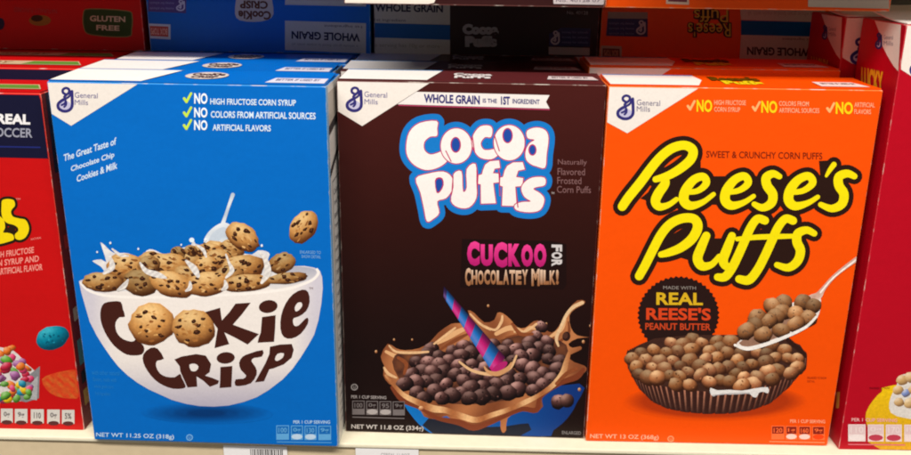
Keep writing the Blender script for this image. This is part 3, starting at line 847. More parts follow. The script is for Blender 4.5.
pr = Print(fp)
pr.text("NET WT 11.8 OZ (334g)", (351, 424.6, 430.2), (423, 426.4, 432.2), (190, 182, 178), 0.02)
pr.stroke(ell(354.2, 387.4, 3, 2.9, 0, 12) + [(357.2, 387.4)], 0.5, (150, 142, 140), 0)
pr.text("u", (353.1, 386, 389), (355.3, 386, 389), (150, 142, 140))
pr.build("weight_text", 0.0005)
nutrition(fp, ("PER 1 CUP SERVING", (351, 395.4, 398.6), (386, 396.4, 399.6), (160, 150, 148), 0.02), 0.0005, [(352, 364.4), (366, 377.8), (379.2, 391), (392.4, 404.4)], 401, 415, (112, 104, 104), (30, 16, 16), [None, (170, 162, 160), (170, 162, 160), None], ["100", "0g", "95", "9g"], 0.25,
          ([(352, 417), (404, 418.4), (404, 419.4), (352, 418)], (112, 104, 104)))
tp = top_panel(cocoa, W2, D, H1)
top_prints(tp, [(0, 0.08), (0.38, 0.08), (0.335, 1), (0, 1)], [(0, 0), (0.385, 0), (0.38, 0.08), (0, 0.08)], (96, 150, 205),
           [(0.80, 0.4), (0.97, 0.4), (0.985, 0.72), (0.79, 0.72)], (206, 192, 192), ("BETTER IF USED BY", (0.81, 0.46, 0.60), (0.95, 0.46, 0.60), (96, 60, 66), 0.01),
           [("Cocoa", (0.43, 0.25, 0.48), (0.58, 0.25, 0.48), (224, 216, 214), 0.05), ("PuFFs", (0.435, 0.5, 0.74), (0.575, 0.5, 0.74), (224, 216, 214), 0.05)])

# ================================================================== orange peanut butter puff carton
W3 = 0.1927
M_or = board("orange_print", (240, 79, 0), 0.40, 0.04, 240)
M_or_edge = board("orange_print_fold", (252, 128, 56), 0.42, 0.05, 300, 0, 0.3, 0.75)
M_or_side = board("orange_side_print", (226, 76, 6), 0.42, 0.05, 300)
RE = (0.2029, 0.6127, -0.0131)
reese = empty("cereal_box", (RE[0], RE[1], 0.0006), RE[2], "bright orange carton with yellow script lettering, a fluted cup of puffs and a spoon", "cereal box", "orange peanut butter puff cereal boxes", -0.0072)
carton(reese, W3, D, H1, M_or, M_or_side, M_or_edge, M_or)
QR = [(607.3, 87.5), (882, 92.5), (828, 446.5), (587.5, 441)]
fp = front_panel(reese, QR, W3, H1)
OR = (240, 79, 0); DKR = (40, 20, 14)
pr = Print(fp)
pr.poly([(607.3, 87.5), (697, 89.2), (626.4, 134.8), (603.8, 123.8)], WHITEP)
emblem(pr, 615, 96.2, 633.4, 121.4, NAVY, (190, 186, 214))
pr.text("General", (635.6, 100.8, 106.6), (659, 102, 107.6), (120, 114, 140))
pr.text("Mills", (635.6, 107.6, 113), (649, 108, 113.4), (120, 114, 140))
pr.build("maker_corner")
pr = Print(fp)
PK = (255, 172, 130)
for tx0, nx0, nx1, x0, x1, x2, yy, a, b in ((690, 695.4, 711, 713, 744.6, 739, 101.4, "HIGH FRUCTOSE", "CORN SYRUP"), (755, 760, 776, 777.8, 807.5, 818, 102.6, "COLORS FROM", "ARTIFICIAL SOURCES"), (829.4, 834.4, 851.6, 853, 873.4, 869.6, 104, "ARTIFICIAL", "FLAVORS")):
    pr = Print(fp); tick(pr, tx0, yy + 6.2, 0.95, (255, 176, 110))
    pr.text("NO", (nx0, yy - .2, yy + 12.2), (nx1, yy + .2, yy + 12.6), (250, 204, 20), 0.035)
    pr.text(a, (x0, yy + 0.4, yy + 5.2), (x1, yy + 0.9, yy + 5.7), PK, 0.012)
    pr.text(b, (x0, yy + 7.2, yy + 12), (x2, yy + 7.7, yy + 12.5), PK, 0.012)
    pr.build("claim_text")
pr = Print(fp)
pr.text("SWEET & CRUNCHY CORN PUFFS", (705.4, 152.6, 159.4), (821.4, 154.8, 161.6), (120, 30, 8), 0.012)
pr.text("ENLARGED TO SHOW", (807.5, 377.8, 380), (826.5, 378.2, 380.4), (150, 40, 10))
pr.text("DETAIL", (807.5, 381.4, 383.4), (815, 381.6, 383.6), (150, 40, 10))
pr.build("small_print")
# script title
st = [
    [(622, 208, 4.4), (628, 199, 4.6), (640, 184, 4.7), (651, 169, 4.6), (661, 157.6, 4.6), (672, 149.6, 4.6), (684, 147, 4.4), (692, 152, 4.6), (690, 161, 4.6), (680, 170, 4.4), (668, 177, 4.0), (655, 181, 3.0)],
    [(664, 178, 3.0), (664.6, 185, 4.4), (658, 195, 4.8), (655, 203, 4.6), (659, 208.4, 3.8), (668, 206.5, 2.8), (676, 201, 2.4)],
    [(683, 194, 2.4), (697, 192.6, 2.8), (705.6, 185, 3.6), (702.4, 178.4, 3.8), (693, 181.6, 4.2), (685, 192, 4.8), (683.4, 202, 4.8), (690, 207.4, 4.2), (702, 204, 2.8), (713, 196, 2.2)],
    [(722.5, 194.4, 2.4), (738, 192.4, 2.8), (747.4, 185, 3.6), (743.6, 178, 3.8), (734, 181.6, 4.2), (726, 192, 4.8), (724.6, 202, 4.8), (731, 207.4, 4.2), (743, 204.4, 2.8), (753, 198, 2.2)],
    [(778.6, 178.4, 2.8), (772, 175.6, 3.6), (765.4, 179.6, 4.4), (766.4, 187.6, 4.6), (772, 196, 4.6), (770.6, 205, 4.4), (762, 209.6, 3.6), (753.6, 206, 2.6)],
    [(786.5, 194.6, 2.4), (802, 192.8, 2.8), (811.8, 185, 3.6), (807.6, 178, 3.8), (797.4, 181.8, 4.2), (789.4, 192, 4.8), (788, 202.4, 4.8), (794.6, 208, 4.2), (807, 205, 2.8), (817, 199, 2.2)],
    [(833, 166.6, 2.6), (829, 172, 2.2), (825.4, 178, 1.4)],
    [(853.4, 178.4, 3.0), (846, 175.6, 3.8), (838, 179, 4.4), (838, 187.6, 4.6), (843, 196, 4.6), (841, 206, 4.4), (831, 210.6, 3.6), (820, 206.6, 2.6)],
    [(639.4, 277.4, 4.2), (645.6, 266, 4.4), (653, 251, 4.5), (661, 236, 4.5), (670, 225.6, 4.5), (682, 220, 4.5), (693.6, 220.6, 4.5), (697.4, 228.6, 4.8), (692, 240, 4.8), (681, 249, 4.4), (669, 254, 3.8), (661, 256, 3.0)],
    [(706, 237.4, 4.0), (701, 249, 4.6), (697.4, 260, 4.8), (702, 267.6, 4.4), (711.6, 266, 3.2), (719, 258, 2.6)],
    [(731.6, 237.6, 3.8), (727, 250, 4.6), (723, 262, 4.6), (727.4, 268.4, 3.6), (737, 264, 2.6)],
    [(764.4, 222.4, 4.0), (757, 220.6, 4.0), (750.4, 229, 4.2), (744.6, 242, 4.4), (738, 257, 4.4), (731.6, 270, 4.4), (725, 278.4, 4.2), (717.6, 278.6, 3.6)],
    [(792.4, 222.6, 4.0), (785, 220.6, 4.0), (777.6, 229, 4.2), (771.4, 242.6, 4.4), (764.4, 258, 4.4), (757, 272, 4.4), (748.6, 281.6, 4.4), (739, 280.6, 3.8)],
    [(737, 240.8, 2.2), (756, 239, 2.6), (775, 238.4, 2.6), (793, 238, 2.2)],
    [(813.6, 235.4, 3.0), (806, 232, 3.6), (797.4, 235.4, 4.4), (796.4, 243.6, 4.6), (800, 252.6, 4.6), (797, 263, 4.4), (788, 269.4, 3.8), (776.6, 266.6, 2.8)],
]
pr = Print(fp)
for s in st: pr.stroke(s, 4, DKR, 4, 5.0)
for poly in ([(640, 200), (700, 150), (700, 205), (670, 210)], [(680, 178), (850, 178), (840, 208), (680, 206)], [(650, 250), (690, 225), (712, 250), (700, 265)], [(700, 240), (805, 240), (795, 265), (740, 275), (705, 265)], [(818, 163), (838, 162), (842, 180), (820, 184)]):
    pr.poly(poly, DKR)
for s in st: pr.stroke(s, 4, (240, 222, 8), 5, 0.1)
pr.build("title_lettering")
# seal, cup, puffs and spoon
pr = Print(fp)
seal = []
for i in range(96):
    a = 2 * math.pi * i / 96; k = 1.0 if i % 2 else 0.955
    seal.append((678.8 + 41 * k * math.cos(a), 316.4 + 39 * k * math.sin(a)))
pr.poly(seal, (38, 19, 16))
pr.text("MADE WITH", (663.4, 287.2, 290.4), (696, 287.8, 291), (150, 140, 132), 0.0)
pr.text("REAL", (656.6, 293.6, 306), (703, 294.2, 306.6), (214, 172, 30), 0.03)
pr.text("REESE'S", (646.6, 308.6, 321), (711, 309.4, 321.8), (212, 66, 26), 0.03)
pr.text("PEANUT BUTTER", (645.8, 324, 330.8), (711, 324.8, 331.6), (196, 66, 30), 0.025)
pr.build("seal_print")
pr = Print(fp)
for k in (1.0, 0.93, 0.86, 0.78):                       # printed contact shade of the cup
    pr.poly(ell(716, 402, 92 * k, 19 * k, 0, 36), lambda x, y: mixc((176, 52, 6), OR, (math.hypot((x - 716) / 92, (y - 402) / 19) - 0.78) / 0.22))
pr.build("cup_shade_print", 0.0002)
pr = Print(fp)
front = [(627, 357), (634, 371), (646, 380), (662, 386.6), (684, 390.6), (708, 392.4), (734, 391.6), (758, 388.6), (778, 383), (794, 374), (807, 357)]
bot = [(629, 369), (640, 389), (653, 402), (668, 409), (686, 412.6), (706, 414.4), (730, 414.2), (752, 411), (771, 404), (789, 388.6), (806.6, 367)]
back_rim = [(627, 357), (629, 351.6), (640, 345.6), (655, 339.4), (690, 336), (740, 336), (786, 341), (800, 346), (807, 357)]
pr.poly(back_rim + front[::-1], (62, 36, 28), 0)
NP = 36


def along(c, t):
    t *= len(c) - 1; i = min(int(t), len(c) - 2); f = t - i
    return (c[i][0] * (1 - f) + c[i + 1][0] * f, c[i][1] * (1 - f) + c[i + 1][1] * f)


for i in range(NP):
    a0, a1, a2 = i / NP, (i + 0.46) / NP, (i + 1) / NP
    cD = (54, 27, 22); cL = mixc((186, 122, 96), (122, 74, 56), abs(i / NP - 0.42) * 1.6)
    A, B, C2, E0, E1, E2 = along(front, a0), along(front, a1), along(front, a2), along(bot, a0), along(bot, a1), along(bot, a2)
    top = min(A[1], C2[1]); bo = max(E0[1], E2[1])
    up = lambda x, y: mixc(cD, (70, 42, 36), 0.4)
    ld = lambda x, y, c=cL, t=top, b=bo: mixc(c, (48, 28, 26), ((y - t) / max(1, b - t)) ** 2)
    lift = 0.9 if i % 2 else 0
    pr.poly([A, B, (E1[0], E1[1] - lift), E0], cD)
    M1 = ((B[0] + C2[0]) / 2, (B[1] + C2[1]) / 2); M2 = ((E1[0] + E2[0]) / 2, (E1[1] + E2[1]) / 2)
    pr.poly([B, M1, M2, E1], ld)
    pr.poly([M1, C2, E2, M2], up)
for i in range(16):
    t = i / 16.0
    x, y = 786 + 20 * t, 338.6 + 17 * t
    pr.poly([(x - 0.8, y + 3), (x + 0.8, y - 2.2), (x + 2.2, y + 1.2), (x + 1, y + 5)], (48, 24, 18))
for i in range(10):
    t = i / 10.0
    x, y = 628 + 22 * t, 351.6 - 9.6 * t
    pr.poly([(x - 0.8, y + 3), (x + 0.6, y - 1.2), (x + 2.0, y + 0.8), (x + 1, y + 4)], (60, 34, 24))
pts = []
hull = lambda x, y: ((x - 716) / 86) ** 2 + ((y - 364.5) / 24) ** 2 <= 1
for _ in range(6000):
    x, y = random.uniform(632, 801), random.uniform(335, 389)
    if not hull(x, y): continue
    if all((x - q[0]) ** 2 + ((y - q[1]) * 1.2) ** 2 > 9.4 ** 2 for q in pts): pts.append((x, y))
pts.sort(key=lambda q: q[1])
for x, y in pts:
    s = 7.8 + random.uniform(-1.2, 1.1); t = random.uniform(0.62, 1.02) * (0.92 + 0.10 * (y - 335) / 50)
    w_ = random.uniform(0, 1); base = mixc((182, 112, 62), (160, 98, 64), w_)
    pr.ball(x, y, s * 1.04, s * random.uniform(.82, .95), random.uniform(-40, 40), (56, 27, 14), tuple(v * t for v in base), tuple(v * t for v in (240, 194, 146)), 16, 0.08, (random.uniform(-.45, .05), -0.7, 0.6))
    pr.pits(x, y, s * .85, tuple(v * t * .62 for v in base), tuple(v * t * 1.15 for v in base), 3)
pr.poly([(711, 388.4), (718, 391), (730, 390.4), (742, 391.4), (754, 389.4), (768, 388), (768.6, 394), (765, 393), (762, 392.6), (759, 394), (757, 398), (753, 397.4), (750, 394.6), (742, 394.8), (730, 395.2), (720, 395), (714, 397), (711, 394)], (226, 222, 220), 2)
pr.stroke([(713, 396), (730, 394.4), (750, 393.8)], 0.5, (176, 170, 172))
pr.build("cup_picture", 0.0004, FOOD)
pr = Print(fp)
# spoon
SP = lambda x, y: mixc((236, 214, 202), (200, 160, 142), 0.5 + 0.5 * math.sin((x + y) * 0.25))
pr.poly([(737, 345), (742, 340), (770, 318), (796, 302), (812, 296), (818.6, 297), (820.6, 305), (817, 319), (806, 329), (790, 337), (770, 345), (752, 350.6), (741, 350)], (232, 220, 212), 3)
pr.stroke([(812, 300, 4.4), (818, 297, 3.6), (823, 290, 2.2), (832, 279.4, 1.8), (843, 270, 1.9), (856, 260.6, 2.3)], 2, SP)
pr.stroke([(820, 294, .8), (833, 279, .7), (855, 261.8, .8)], .8, (250, 238, 230))
pr.poly([(739, 344), (752, 347.6), (770, 341.6), (790, 333), (806, 325), (815, 314), (818.4, 303), (800, 304), (770, 322)], (150, 112, 92), 2)
sp = [(240, 248), (190, 262), (330, 245), (378, 262), (240, 290), (300, 300), (125, 312), (180, 330), (300, 345), (355, 318), (75, 376), (150, 393), (232, 374), (110, 350), (205, 310)]
for x, y in sorted(z2p(sp, 730, 250, 4.554), key=lambda q: q[1]):
    t = random.uniform(0.62, 1.0)
    pr.ball(x, y, random.uniform(8.6, 9.8), random.uniform(7.6, 8.8), random.uniform(-40, 40), (46, 24, 13), tuple(v * t for v in (172, 112, 66)), tuple(v * t for v in (232, 184, 136)), 16, 0.08, (random.uniform(-.45, .05), -0.7, 0.65))
    pr.pits(x, y, 7.4, tuple(v * t * .6 for v in (158, 114, 80)), tuple(v * t * 1.2 for v in (158, 114, 80)), 5)
pr.stroke([(735, 346, 1.2), (748, 349.6, 2.0), (768, 344.6, 1.8), (790, 336, 1.6), (806, 328, 1.4), (816, 318, 1.2)], 1.5, (240, 234, 228))
pr.build("spoon_picture", 0.0006, FOOD)
pr = Print(fp)
pr.text("NET WT 13 OZ (368g)", (591.8, 434, 439.4), (660, 435.4, 440.8), (255, 176, 140), 0.015)
pr.stroke(ell(672, 439.2, 2.8, 2.6, 0, 12) + [(674.8, 439.2)], 0.5, (255, 150, 100), 0)
pr.text("u", (670.9, 437.9, 440.6), (673.1, 437.9, 440.6), (255, 150, 100))
pr.build("weight_text")
nutrition(fp, ("PER 1 CUP SERVING", (790.6, 420.2, 423.6), (825.4, 420.8, 424.2), (255, 170, 130), 0.02), 0.00015, [(772, 785), (786.2, 797.8), (799, 811), (812.6, 825)], 426.4, 440, (252, 112, 58), (136, 32, 20), [None, (240, 206, 196), (240, 206, 196), (236, 66, 10)], ["120", "1g", "160", "9g"], 0.2,
          ([(770, 441.6), (825, 442.8), (825, 443.8), (770, 442.6)], (252, 140, 96)))
tp = top_panel(reese, W3, D, H1)
top_prints(tp, [(0, 0.1), (0.36, 0.1), (0.37, 0.5), (0.33, 1), (0, 1)], [(0, 0), (0.36, 0), (0.36, 0.1), (0, 0.1)], (86, 134, 200),
           [(0.79, 0.5), (0.94, 0.5), (0.97, 0.9), (0.79, 0.9)], (232, 210, 206), ("BETTER IF USED BY", (0.81, 0.58, 0.72), (0.94, 0.58, 0.72), (110, 60, 60), 0.01),
           [("Reese's", (0.41, 0.12, 0.5), (0.60, 0.12, 0.5), (90, 60, 0), 0.09), ("Puffs", (0.44, 0.5, 0.84), (0.59, 0.5, 0.84), (222, 200, 20), 0.06)])

# ================================================================== red fruit flake carton (left, cut by the frame)
WP, HP = 0.190, 0.272
M_red = board("red_print", (192, 13, 15), 0.40, 0.05, 240)
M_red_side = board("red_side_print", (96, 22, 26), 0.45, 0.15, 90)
M_red_edge = board("red_print_fold", (220, 70, 56), 0.42, 0.06, 300, 0, 0.3, 0.75)
PB = (-0.2975 - WP / 2, 0.6215, -0.012)
pebble = empty("cereal_box", (PB[0], PB[1], 0), PB[2], "scarlet carton with a navy top band and yellow letters, beside the bright blue carton", "cereal box", "scarlet fruit flake cereal boxes")
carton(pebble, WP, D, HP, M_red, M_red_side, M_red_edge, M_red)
m4 = Matrix.Translation(PB[:2] + (0,)) @ Matrix.Rotation(PB[2], 4, 'Z')
QP = quad_of(m4, [(-WP/2, 0, HP), (WP/2, 0, HP), (WP/2, 0, 0), (-WP/2, 0, 0)])
fp = front_panel(pebble, QP, WP, HP)
pr = Print(fp)
pr.poly([(-260, 86), (39, 95.2), (43.6, 100), (50.6, 158.6), (-250, 152)], (18, 18, 46))
pr.stroke([(-200, 143), (40, 147.4)], 0.7, (30, 40, 110), 0)
pr.text("CEREAL", (-22, 113.0, 123.6), (30.4, 114.4, 124.8), (232, 230, 232), 0.045)
pr.text("SOCCER", (-10, 127.4, 136.6), (32.6, 128.4, 137.8), (150, 152, 168), 0.02)
pr.build("navy_band")
pr = Print(fp)
let = [crom(z2p([(12, 52), (40, 45), (70, 52), (76, 78), (62, 96), (56, 112), (66, 134), (100, 144), (128, 150), (144, 176), (146, 206), (130, 238), (104, 252), (80, 246), (76, 224), (92, 208), (90, 190), (70, 176), (40, 168), (18, 150), (8, 120), (8, 80)], 0, 190, 5.056), True, 3),
       crom(z2p([(-40, 130), (-10, 128), (20, 152), (26, 190), (16, 214), (40, 216), (66, 226), (70, 250), (40, 262), (0, 272), (-40, 270), (-60, 200)], 0, 190, 5.056), True, 3)]
for L in let: pr.rim(L, 2.6, (36, 24, 12)); pr.poly(L, (36, 24, 12))
for L in let: pr.poly(L, (236, 210, 10))
pr.poly(z2p([(36, 196), (50, 184), (74, 190), (76, 206), (60, 216), (44, 216)], 0, 190, 5.056), (40, 26, 14), 2)
pr.text("TM", (16, 198.2, 200), (20.4, 198, 199.8), (240, 150, 140))
pr.build("title_lettering")
pr = Print(fp)
for a, b, t in (((-20, 254.4, 260.6), (34, 246.6, 252.8), "NO HIGH FRUCTOSE"), ((-16, 261.8, 268), (39, 255.2, 261.4), "CORN SYRUP AND"), ((-12, 269.6, 276), (42.6, 263.6, 270), "NO ARTIFICIAL FLAVOR")):
    pr.text(t, a, b, (240, 150, 138), 0.02)
pr.text("NATURAL", (31, 238.4, 240.4), (41.4, 236.4, 238.4), (240, 150, 140))
pr.build("claims_text")
pr = Print(fp)
pr.ball(52.4, 337.6, 17, 11.5, -16, (0, 66, 88), (0, 122, 150), (60, 176, 196), 22, 0.05)
for i in range(16):
    a, q = random.uniform(0, 6.28), random.uniform(0, .8)
    pr.poly(ell(52.4 + 15 * q * math.cos(a), 337.6 + 9.5 * q * math.sin(a), random.uniform(.8, 2), random.uniform(.6, 1.2), random.uniform(0, 180), 7), random.choice([(0, 96, 122), (30, 150, 176), (0, 82, 108)]))
flk = [(42, 379), (52, 373.6), (66, 370.6), (78, 370), (81, 384), (81.4, 396.6), (70, 398.4), (56, 396), (46, 389)]
pr.poly(flk, lambda x, y: mixc((206, 44, 22), (196, 104, 40), 0.5 + 0.5 * math.sin(x * .5) * math.sin(y * .6)), 2); pr.grid(flk, 4)
pr.poly([(-70, 352), (-30, 344), (6, 348), (18, 354), (27, 364), (36, 372), (34, 380), (30, 400), (-80, 402)], (214, 206, 204), 2)
pr.poly([(20, 392), (30, 374), (40, 366), (39, 398), (26, 402), (18, 400)], (128, 128, 132)); pr.poly([(24, 398), (33, 380), (38, 376), (37, 400)], (168, 168, 170))
cols = [(222, 60, 110), (240, 196, 20), (90, 160, 50), (30, 140, 170), (226, 110, 30), (190, 30, 60), (160, 90, 150)]
for i in range(95):
    x, y = random.uniform(-50, 31), random.uniform(348, 400)
    if x > 14 and y < 352 + (x - 14): continue
    c = random.choice(cols)
    pr.ball(x, y, random.uniform(4, 6.5), random.uniform(2.6, 4.4), random.uniform(-60, 60), mixc(c, (20, 10, 10), .5), c, mixc(c, (255, 255, 255), .4), 12, 0.1, rings=(1, .6))
pr.build("flakes_picture", 0.00015, FOOD)
for i, (xa, xb) in enumerate([(-14, -2), (1, 13), (15, 27.6), (31, 44), (47.4, 60), (62, 74.6)]):
    pr = Print(fp); o = 0.3 * i
    pr.poly([(xa, 408 + o), (xb, 408 + o), (xb, 422 + o), (xa, 422 + o)], (206, 202, 196))
    pr.poly(ell((xa + xb) / 2, 421.6 + o, 5.4, 2.2, 0, 12), (84, 40, 40))
    pr.text(["5%", "0g", "9g", "110", "0g", "5%"][i], (xa + 3, 411 + o, 417 + o), (xb - 3, 411.2 + o, 417.2 + o), (110, 104, 104), 0.02)
    pr.build("nutrition_badge", 0.0003)
sp = Panel([(0, 0), (1, 0), (1, 1), (0, 1)], D, HP, (WP/2, 0, 0), (0, 1, 0), (0, 0, 1), (1, 0, 0), pebble)
pr = Print(sp)
for y0, y1, c in ((0.0, 0.22, (16, 18, 42)), (0.4, 0.44, (140, 36, 30)), (0.62, 0.66, (150, 140, 130)), (0.72, 0.80, (60, 110, 120)), (0.82, 0.86, (20, 20, 24)), (0.88, 0.93, (150, 120, 60))):
    pr.poly([(0.1, y0), (1, y0), (1, y1), (0.1, y1)], c)
pr.build("side_facts")
tp = top_panel(pebble, WP, D, HP)
pr = Print(tp)
pr.poly([(0.05, 0.42), (0.93, 0.42), (0.98, 0.8), (0.05, 0.8)], (196, 176, 140))
pr.poly([(0.74, 0.46), (0.93, 0.46), (0.97, 0.76), (0.72, 0.76)], (88, 140, 50))
pr.text("BETTER IF USED BY", (0.1, 0.5, 0.72), (0.66, 0.5, 0.72), (140, 90, 50), 0.01)
pr.build("top_print")

# ================================================================== crimson carton (right, cut by the frame), leaning on its orange neighbour
WL, HL, DL = 0.200, 0.329, 0.068
M_cr = board("crimson_print", (180, 6, 30), 0.38, 0.05, 220)
M_cr_edge = board("crimson_print_fold", (200, 50, 62), 0.42, 0.06, 300, 0, 0.3, 0.75)


def lucky_root(x, y, lean, label):
    return empty("cereal_box", (x + WL/2 * math.cos(lean), y, WL/2 * math.sin(lean)), -0.006, label, "cereal box", "tall crimson cereal boxes")


LEAN = R(0.25); LX, LY = 0.3062, 0.6065
lucky = lucky_root(LX, LY, LEAN, "tall crimson carton with a white swoosh corner, beside the bright orange carton")
lucky.rotation_euler = (0, -LEAN, -0.006)
carton(lucky, WL, DL, HL, M_cr, M_cr, M_cr_edge, M_white, 0.005)
ml = Matrix.LocRotScale(lucky.location, lucky.rotation_euler, (1, 1, 1))
QL = quad_of(ml, [(-WL/2, 0, HL), (WL/2, 0, HL), (WL/2, 0, 0), (-WL/2, 0, 0)])
QS = quad_of(ml, [(-WL/2, DL, HL), (-WL/2, 0, HL), (-WL/2, 0, 0), (-WL/2, DL, 0)])
print("lucky quads", [tuple(round(v) for v in q) for q in QL], [tuple(round(v) for v in q) for q in QS])
fp = front_panel(lucky, QL, WL, HL)
sp = Panel(QS, DL, HL, (-WL/2, DL, 0), (0, -1, 0), (0, 0, 1), (-1, 0, 0), lucky)
fx = lambda y: QL[0][0] + (QL[3][0] - QL[0][0]) * (y - QL[0][1]) / (QL[3][1] - QL[0][1])
pr = Print(fp)
pr.poly([QL[0], QL[1], (1060, 50), (1040, 110), (980, 100), (940, 88), (922, 80), (911, 76), (901, 69.6), (fx(65), 65)], (232, 220, 210))
emblem(pr, 909, 48, 931, 78, NAVY, (190, 186, 214))
pr.build("maker_corner")
nutrition(fp, ("PER 1 CUP SERVING", (851.4, 417.6, 421), (897, 418.4, 421.8), (240, 170, 170), 0.02), 0.0003, [(848, 865.4), (867.6, 883.6), (885.6, 901.6), (904, 921), (923, 940)], 424, 441, (236, 214, 212), (226, 196, 196), [(240, 226, 224), (190, 60, 80), (190, 60, 80), None, None], ["110", "0g", "170", "10g", "2g"], 0.1,
          ([(848, 443.4), (905, 444), (905, 445.2), (848, 444.6)], (220, 110, 120)))
pr = Print(fp)
pr.poly([(866, 412), (873, 400), (882, 391), (893, 385), (1000, 380), (1000, 452), (880, 450), (870, 432), (866, 422)], lambda x, y: mixc((240, 196, 16), (214, 160, 30), (y - 385) / 60), 2); pr.grid([(866, 385), (1000, 385), (1000, 450), (866, 450)], 12)
pr.poly([(889, 408), (891, 396), (896, 386), (900, 378), (912, 372), (990, 370), (990, 415), (930, 420), (897, 416)], (222, 214, 206), 2)
for x, y, s, c in ((902, 380, 6, (206, 164, 104)), (911, 377, 6.4, (214, 176, 120)), (898, 390, 5.4, (212, 172, 112)), (906, 393, 4.6, (120, 140, 200)), (914, 389, 6, (210, 168, 108)), (910, 403, 6.4, (216, 178, 120)), (899, 402, 5.2, (206, 166, 110)), (924, 384, 6.5, (230, 160, 180)), (924, 398, 7, (208, 168, 110)), (938, 380, 7, (210, 168, 108))):
    pr.ball(x, y, s, s * .86, random.uniform(-30, 30), mixc(c, (90, 60, 40), .55), c, mixc(c, (255, 245, 230), .55), 14, 0.08)
pr.text("ENLARGED TO SHOW", (869.6, 386.8, 388.8), (889.6, 387, 389), (120, 0, 20))
pr.build("bowl_picture", 0.00015, FOOD)
pr = Print(sp)
pr.poly([(875, 20), (880, 34), (882.6, 46), (887, 55), (893.6, 66), (900, 72), (902, 20)], (226, 214, 202))
emblem(pr, 875.4, 33, 882, 49, NAVY, (190, 186, 214))
for i, t in enumerate(("General", "Mills")):
    pr.text(t, (884, 35 + i * 6, 39.4 + i * 6), (893.4, 35.4 + i * 6, 39.8 + i * 6), (140, 120, 130))
pr.text("LUCKY", (861.6, 66.6, 90), (883.4, 71.6, 96), (226, 168, 30), 0.05)
pr.poly([(837, 392), (840, 391.6), (839, 408), (836, 408)], (206, 150, 60))
for i in range(9):
    y = 120 + i * 26
    pr.text("whole grain oats", (846 - i * 3 + 6, y, y + 3), (866 - i * 3 + 4, y + 1, y + 4), (214, 120, 120))
pr.build("side_facts")

# ================================================================== copies standing in the rows behind
for k, dx, lab in ((1, -0.008, "blue cookie cereal carton directly behind the front blue one, only its top showing"),
                   (2, -0.005, "blue cookie cereal carton third from the shelf edge, pale top sliver showing"),
                   (3, -0.004, "blue cookie cereal carton farthest back, below the lying blue box")):
    dup(cookie, row_pos(*CK, k, dx), CK[2] + 0.004 * k, lab)
for k, dx, lab in ((1, -0.007, "brown carton directly behind the front brown one, shaded white top corner showing"),
                   (2, -0.006, "brown chocolate puff carton third from the shelf edge in deep shade"),
                   (3, -0.006, "brown chocolate puff carton farthest back, below the lying brown box")):
    dup(cocoa, row_pos(*CO, k, dx), CO[2], lab)
for k, dx, lab in ((1, -0.0065, "orange carton directly behind the front orange one, standing slightly taller"),
                   (2, -0.006, "orange puff carton third from the shelf edge, below the lying orange box"),):
    q = dup(reese, row_pos(*RE, k, dx), RE[2], lab)
    if k == 1: q.scale = (1, 1, 1.024)
for k, dx, lab in ((1, 0.004, "scarlet carton directly behind the navy banded one, top edge showing"),
                   (2, 0.006, "scarlet carton third from the shelf edge, below the lying red box")):
    q = dup(pebble, row_pos(*PB, k, dx), PB[2], lab)
    q.scale = (1, 1, 1.036)
q = dup(lucky, (0.2985 + WL/2, LY + DL + 0.003, WL/2 * math.sin(R(0.8))), -0.006, "crimson carton behind the tall front one, its white corner emblem in shade")
q.rotation_euler = (0, -R(0.8), -0.006)

# ================================================================== cartons lying flat on top of the rows, ends to the front
def lying(x, y, z, w, t, yaw, face, side, edge, label, group, length=0.29):
    r = empty("cereal_box", (x, y, z), yaw, label, "cereal box", group)
    bm = bmesh.new(); box_bm(bm, (-w/2, 0, 0), (w/2, length, t), 0.0007, 2)
    o = link_mesh("carton", mesh_of(bm, "carton"), [face, side, edge], r)
    for p in o.data.polygons:
        n = p.normal
        p.material_index = 2 if max(abs(n.x), abs(n.y), abs(n.z)) < 0.98 else 0
    m = Matrix.Translation((x, y, z)) @ Matrix.Rotation(yaw, 4, 'Z')
    Q = quad_of(m, [(-w/2, 0, t), (w/2, 0, t), (w/2, 0, 0), (-w/2, 0, 0)])
    print(label[:24], [tuple(round(v) for v in q) for q in Q])
    return r, front_panel(r, Q, w, t), Q


LYG = "cereal boxes lying on the rows"
ZL, YL, TL = 0.2846, 0.785, 0.0505
PW = (206, 198, 186)
rl, fp, Q = lying(-0.3785, YL + 0.004, ZL, 0.199, TL, -0.02, M_red, M_red, M_red_edge, "red carton lying flat with a green gluten free badge on its end", LYG)
pr = Print(fp)
bx = crom([(84, 14), (90, 9.6), (126, 11.6), (131.6, 16), (131, 30), (127, 36.4), (92, 34.4), (84.6, 28)], True, 3)
pr.rim(bx, 1.1, (126, 118, 70)); pr.poly(bx, (40, 74, 30))
pr.text("GLUTEN", (90, 15.6, 21.4), (125.4, 16.6, 22.4), (196, 190, 160), 0.03)
pr.text("FREE", (96.4, 25, 30.4), (119.6, 25.8, 31), (196, 190, 160), 0.03)
pr.build("gluten_badge")
pr = Print(fp)
pr.text("NATURALLY FLAVORED", (14, 7.6, 12), (57, 9.4, 13.8), (176, 74, 78), 0.0, True)
pr.poly(ell(40, 20.6, 11, 5.4, 0, 16), (150, 116, 40)); pr.poly(ell(37, 18.4, 6, 3.4, 0, 12), (62, 40, 14))
pr.poly(ell(0.5, 24, 4.2, 6, 0, 12), (40, 40, 80))
pr.build("end_print")

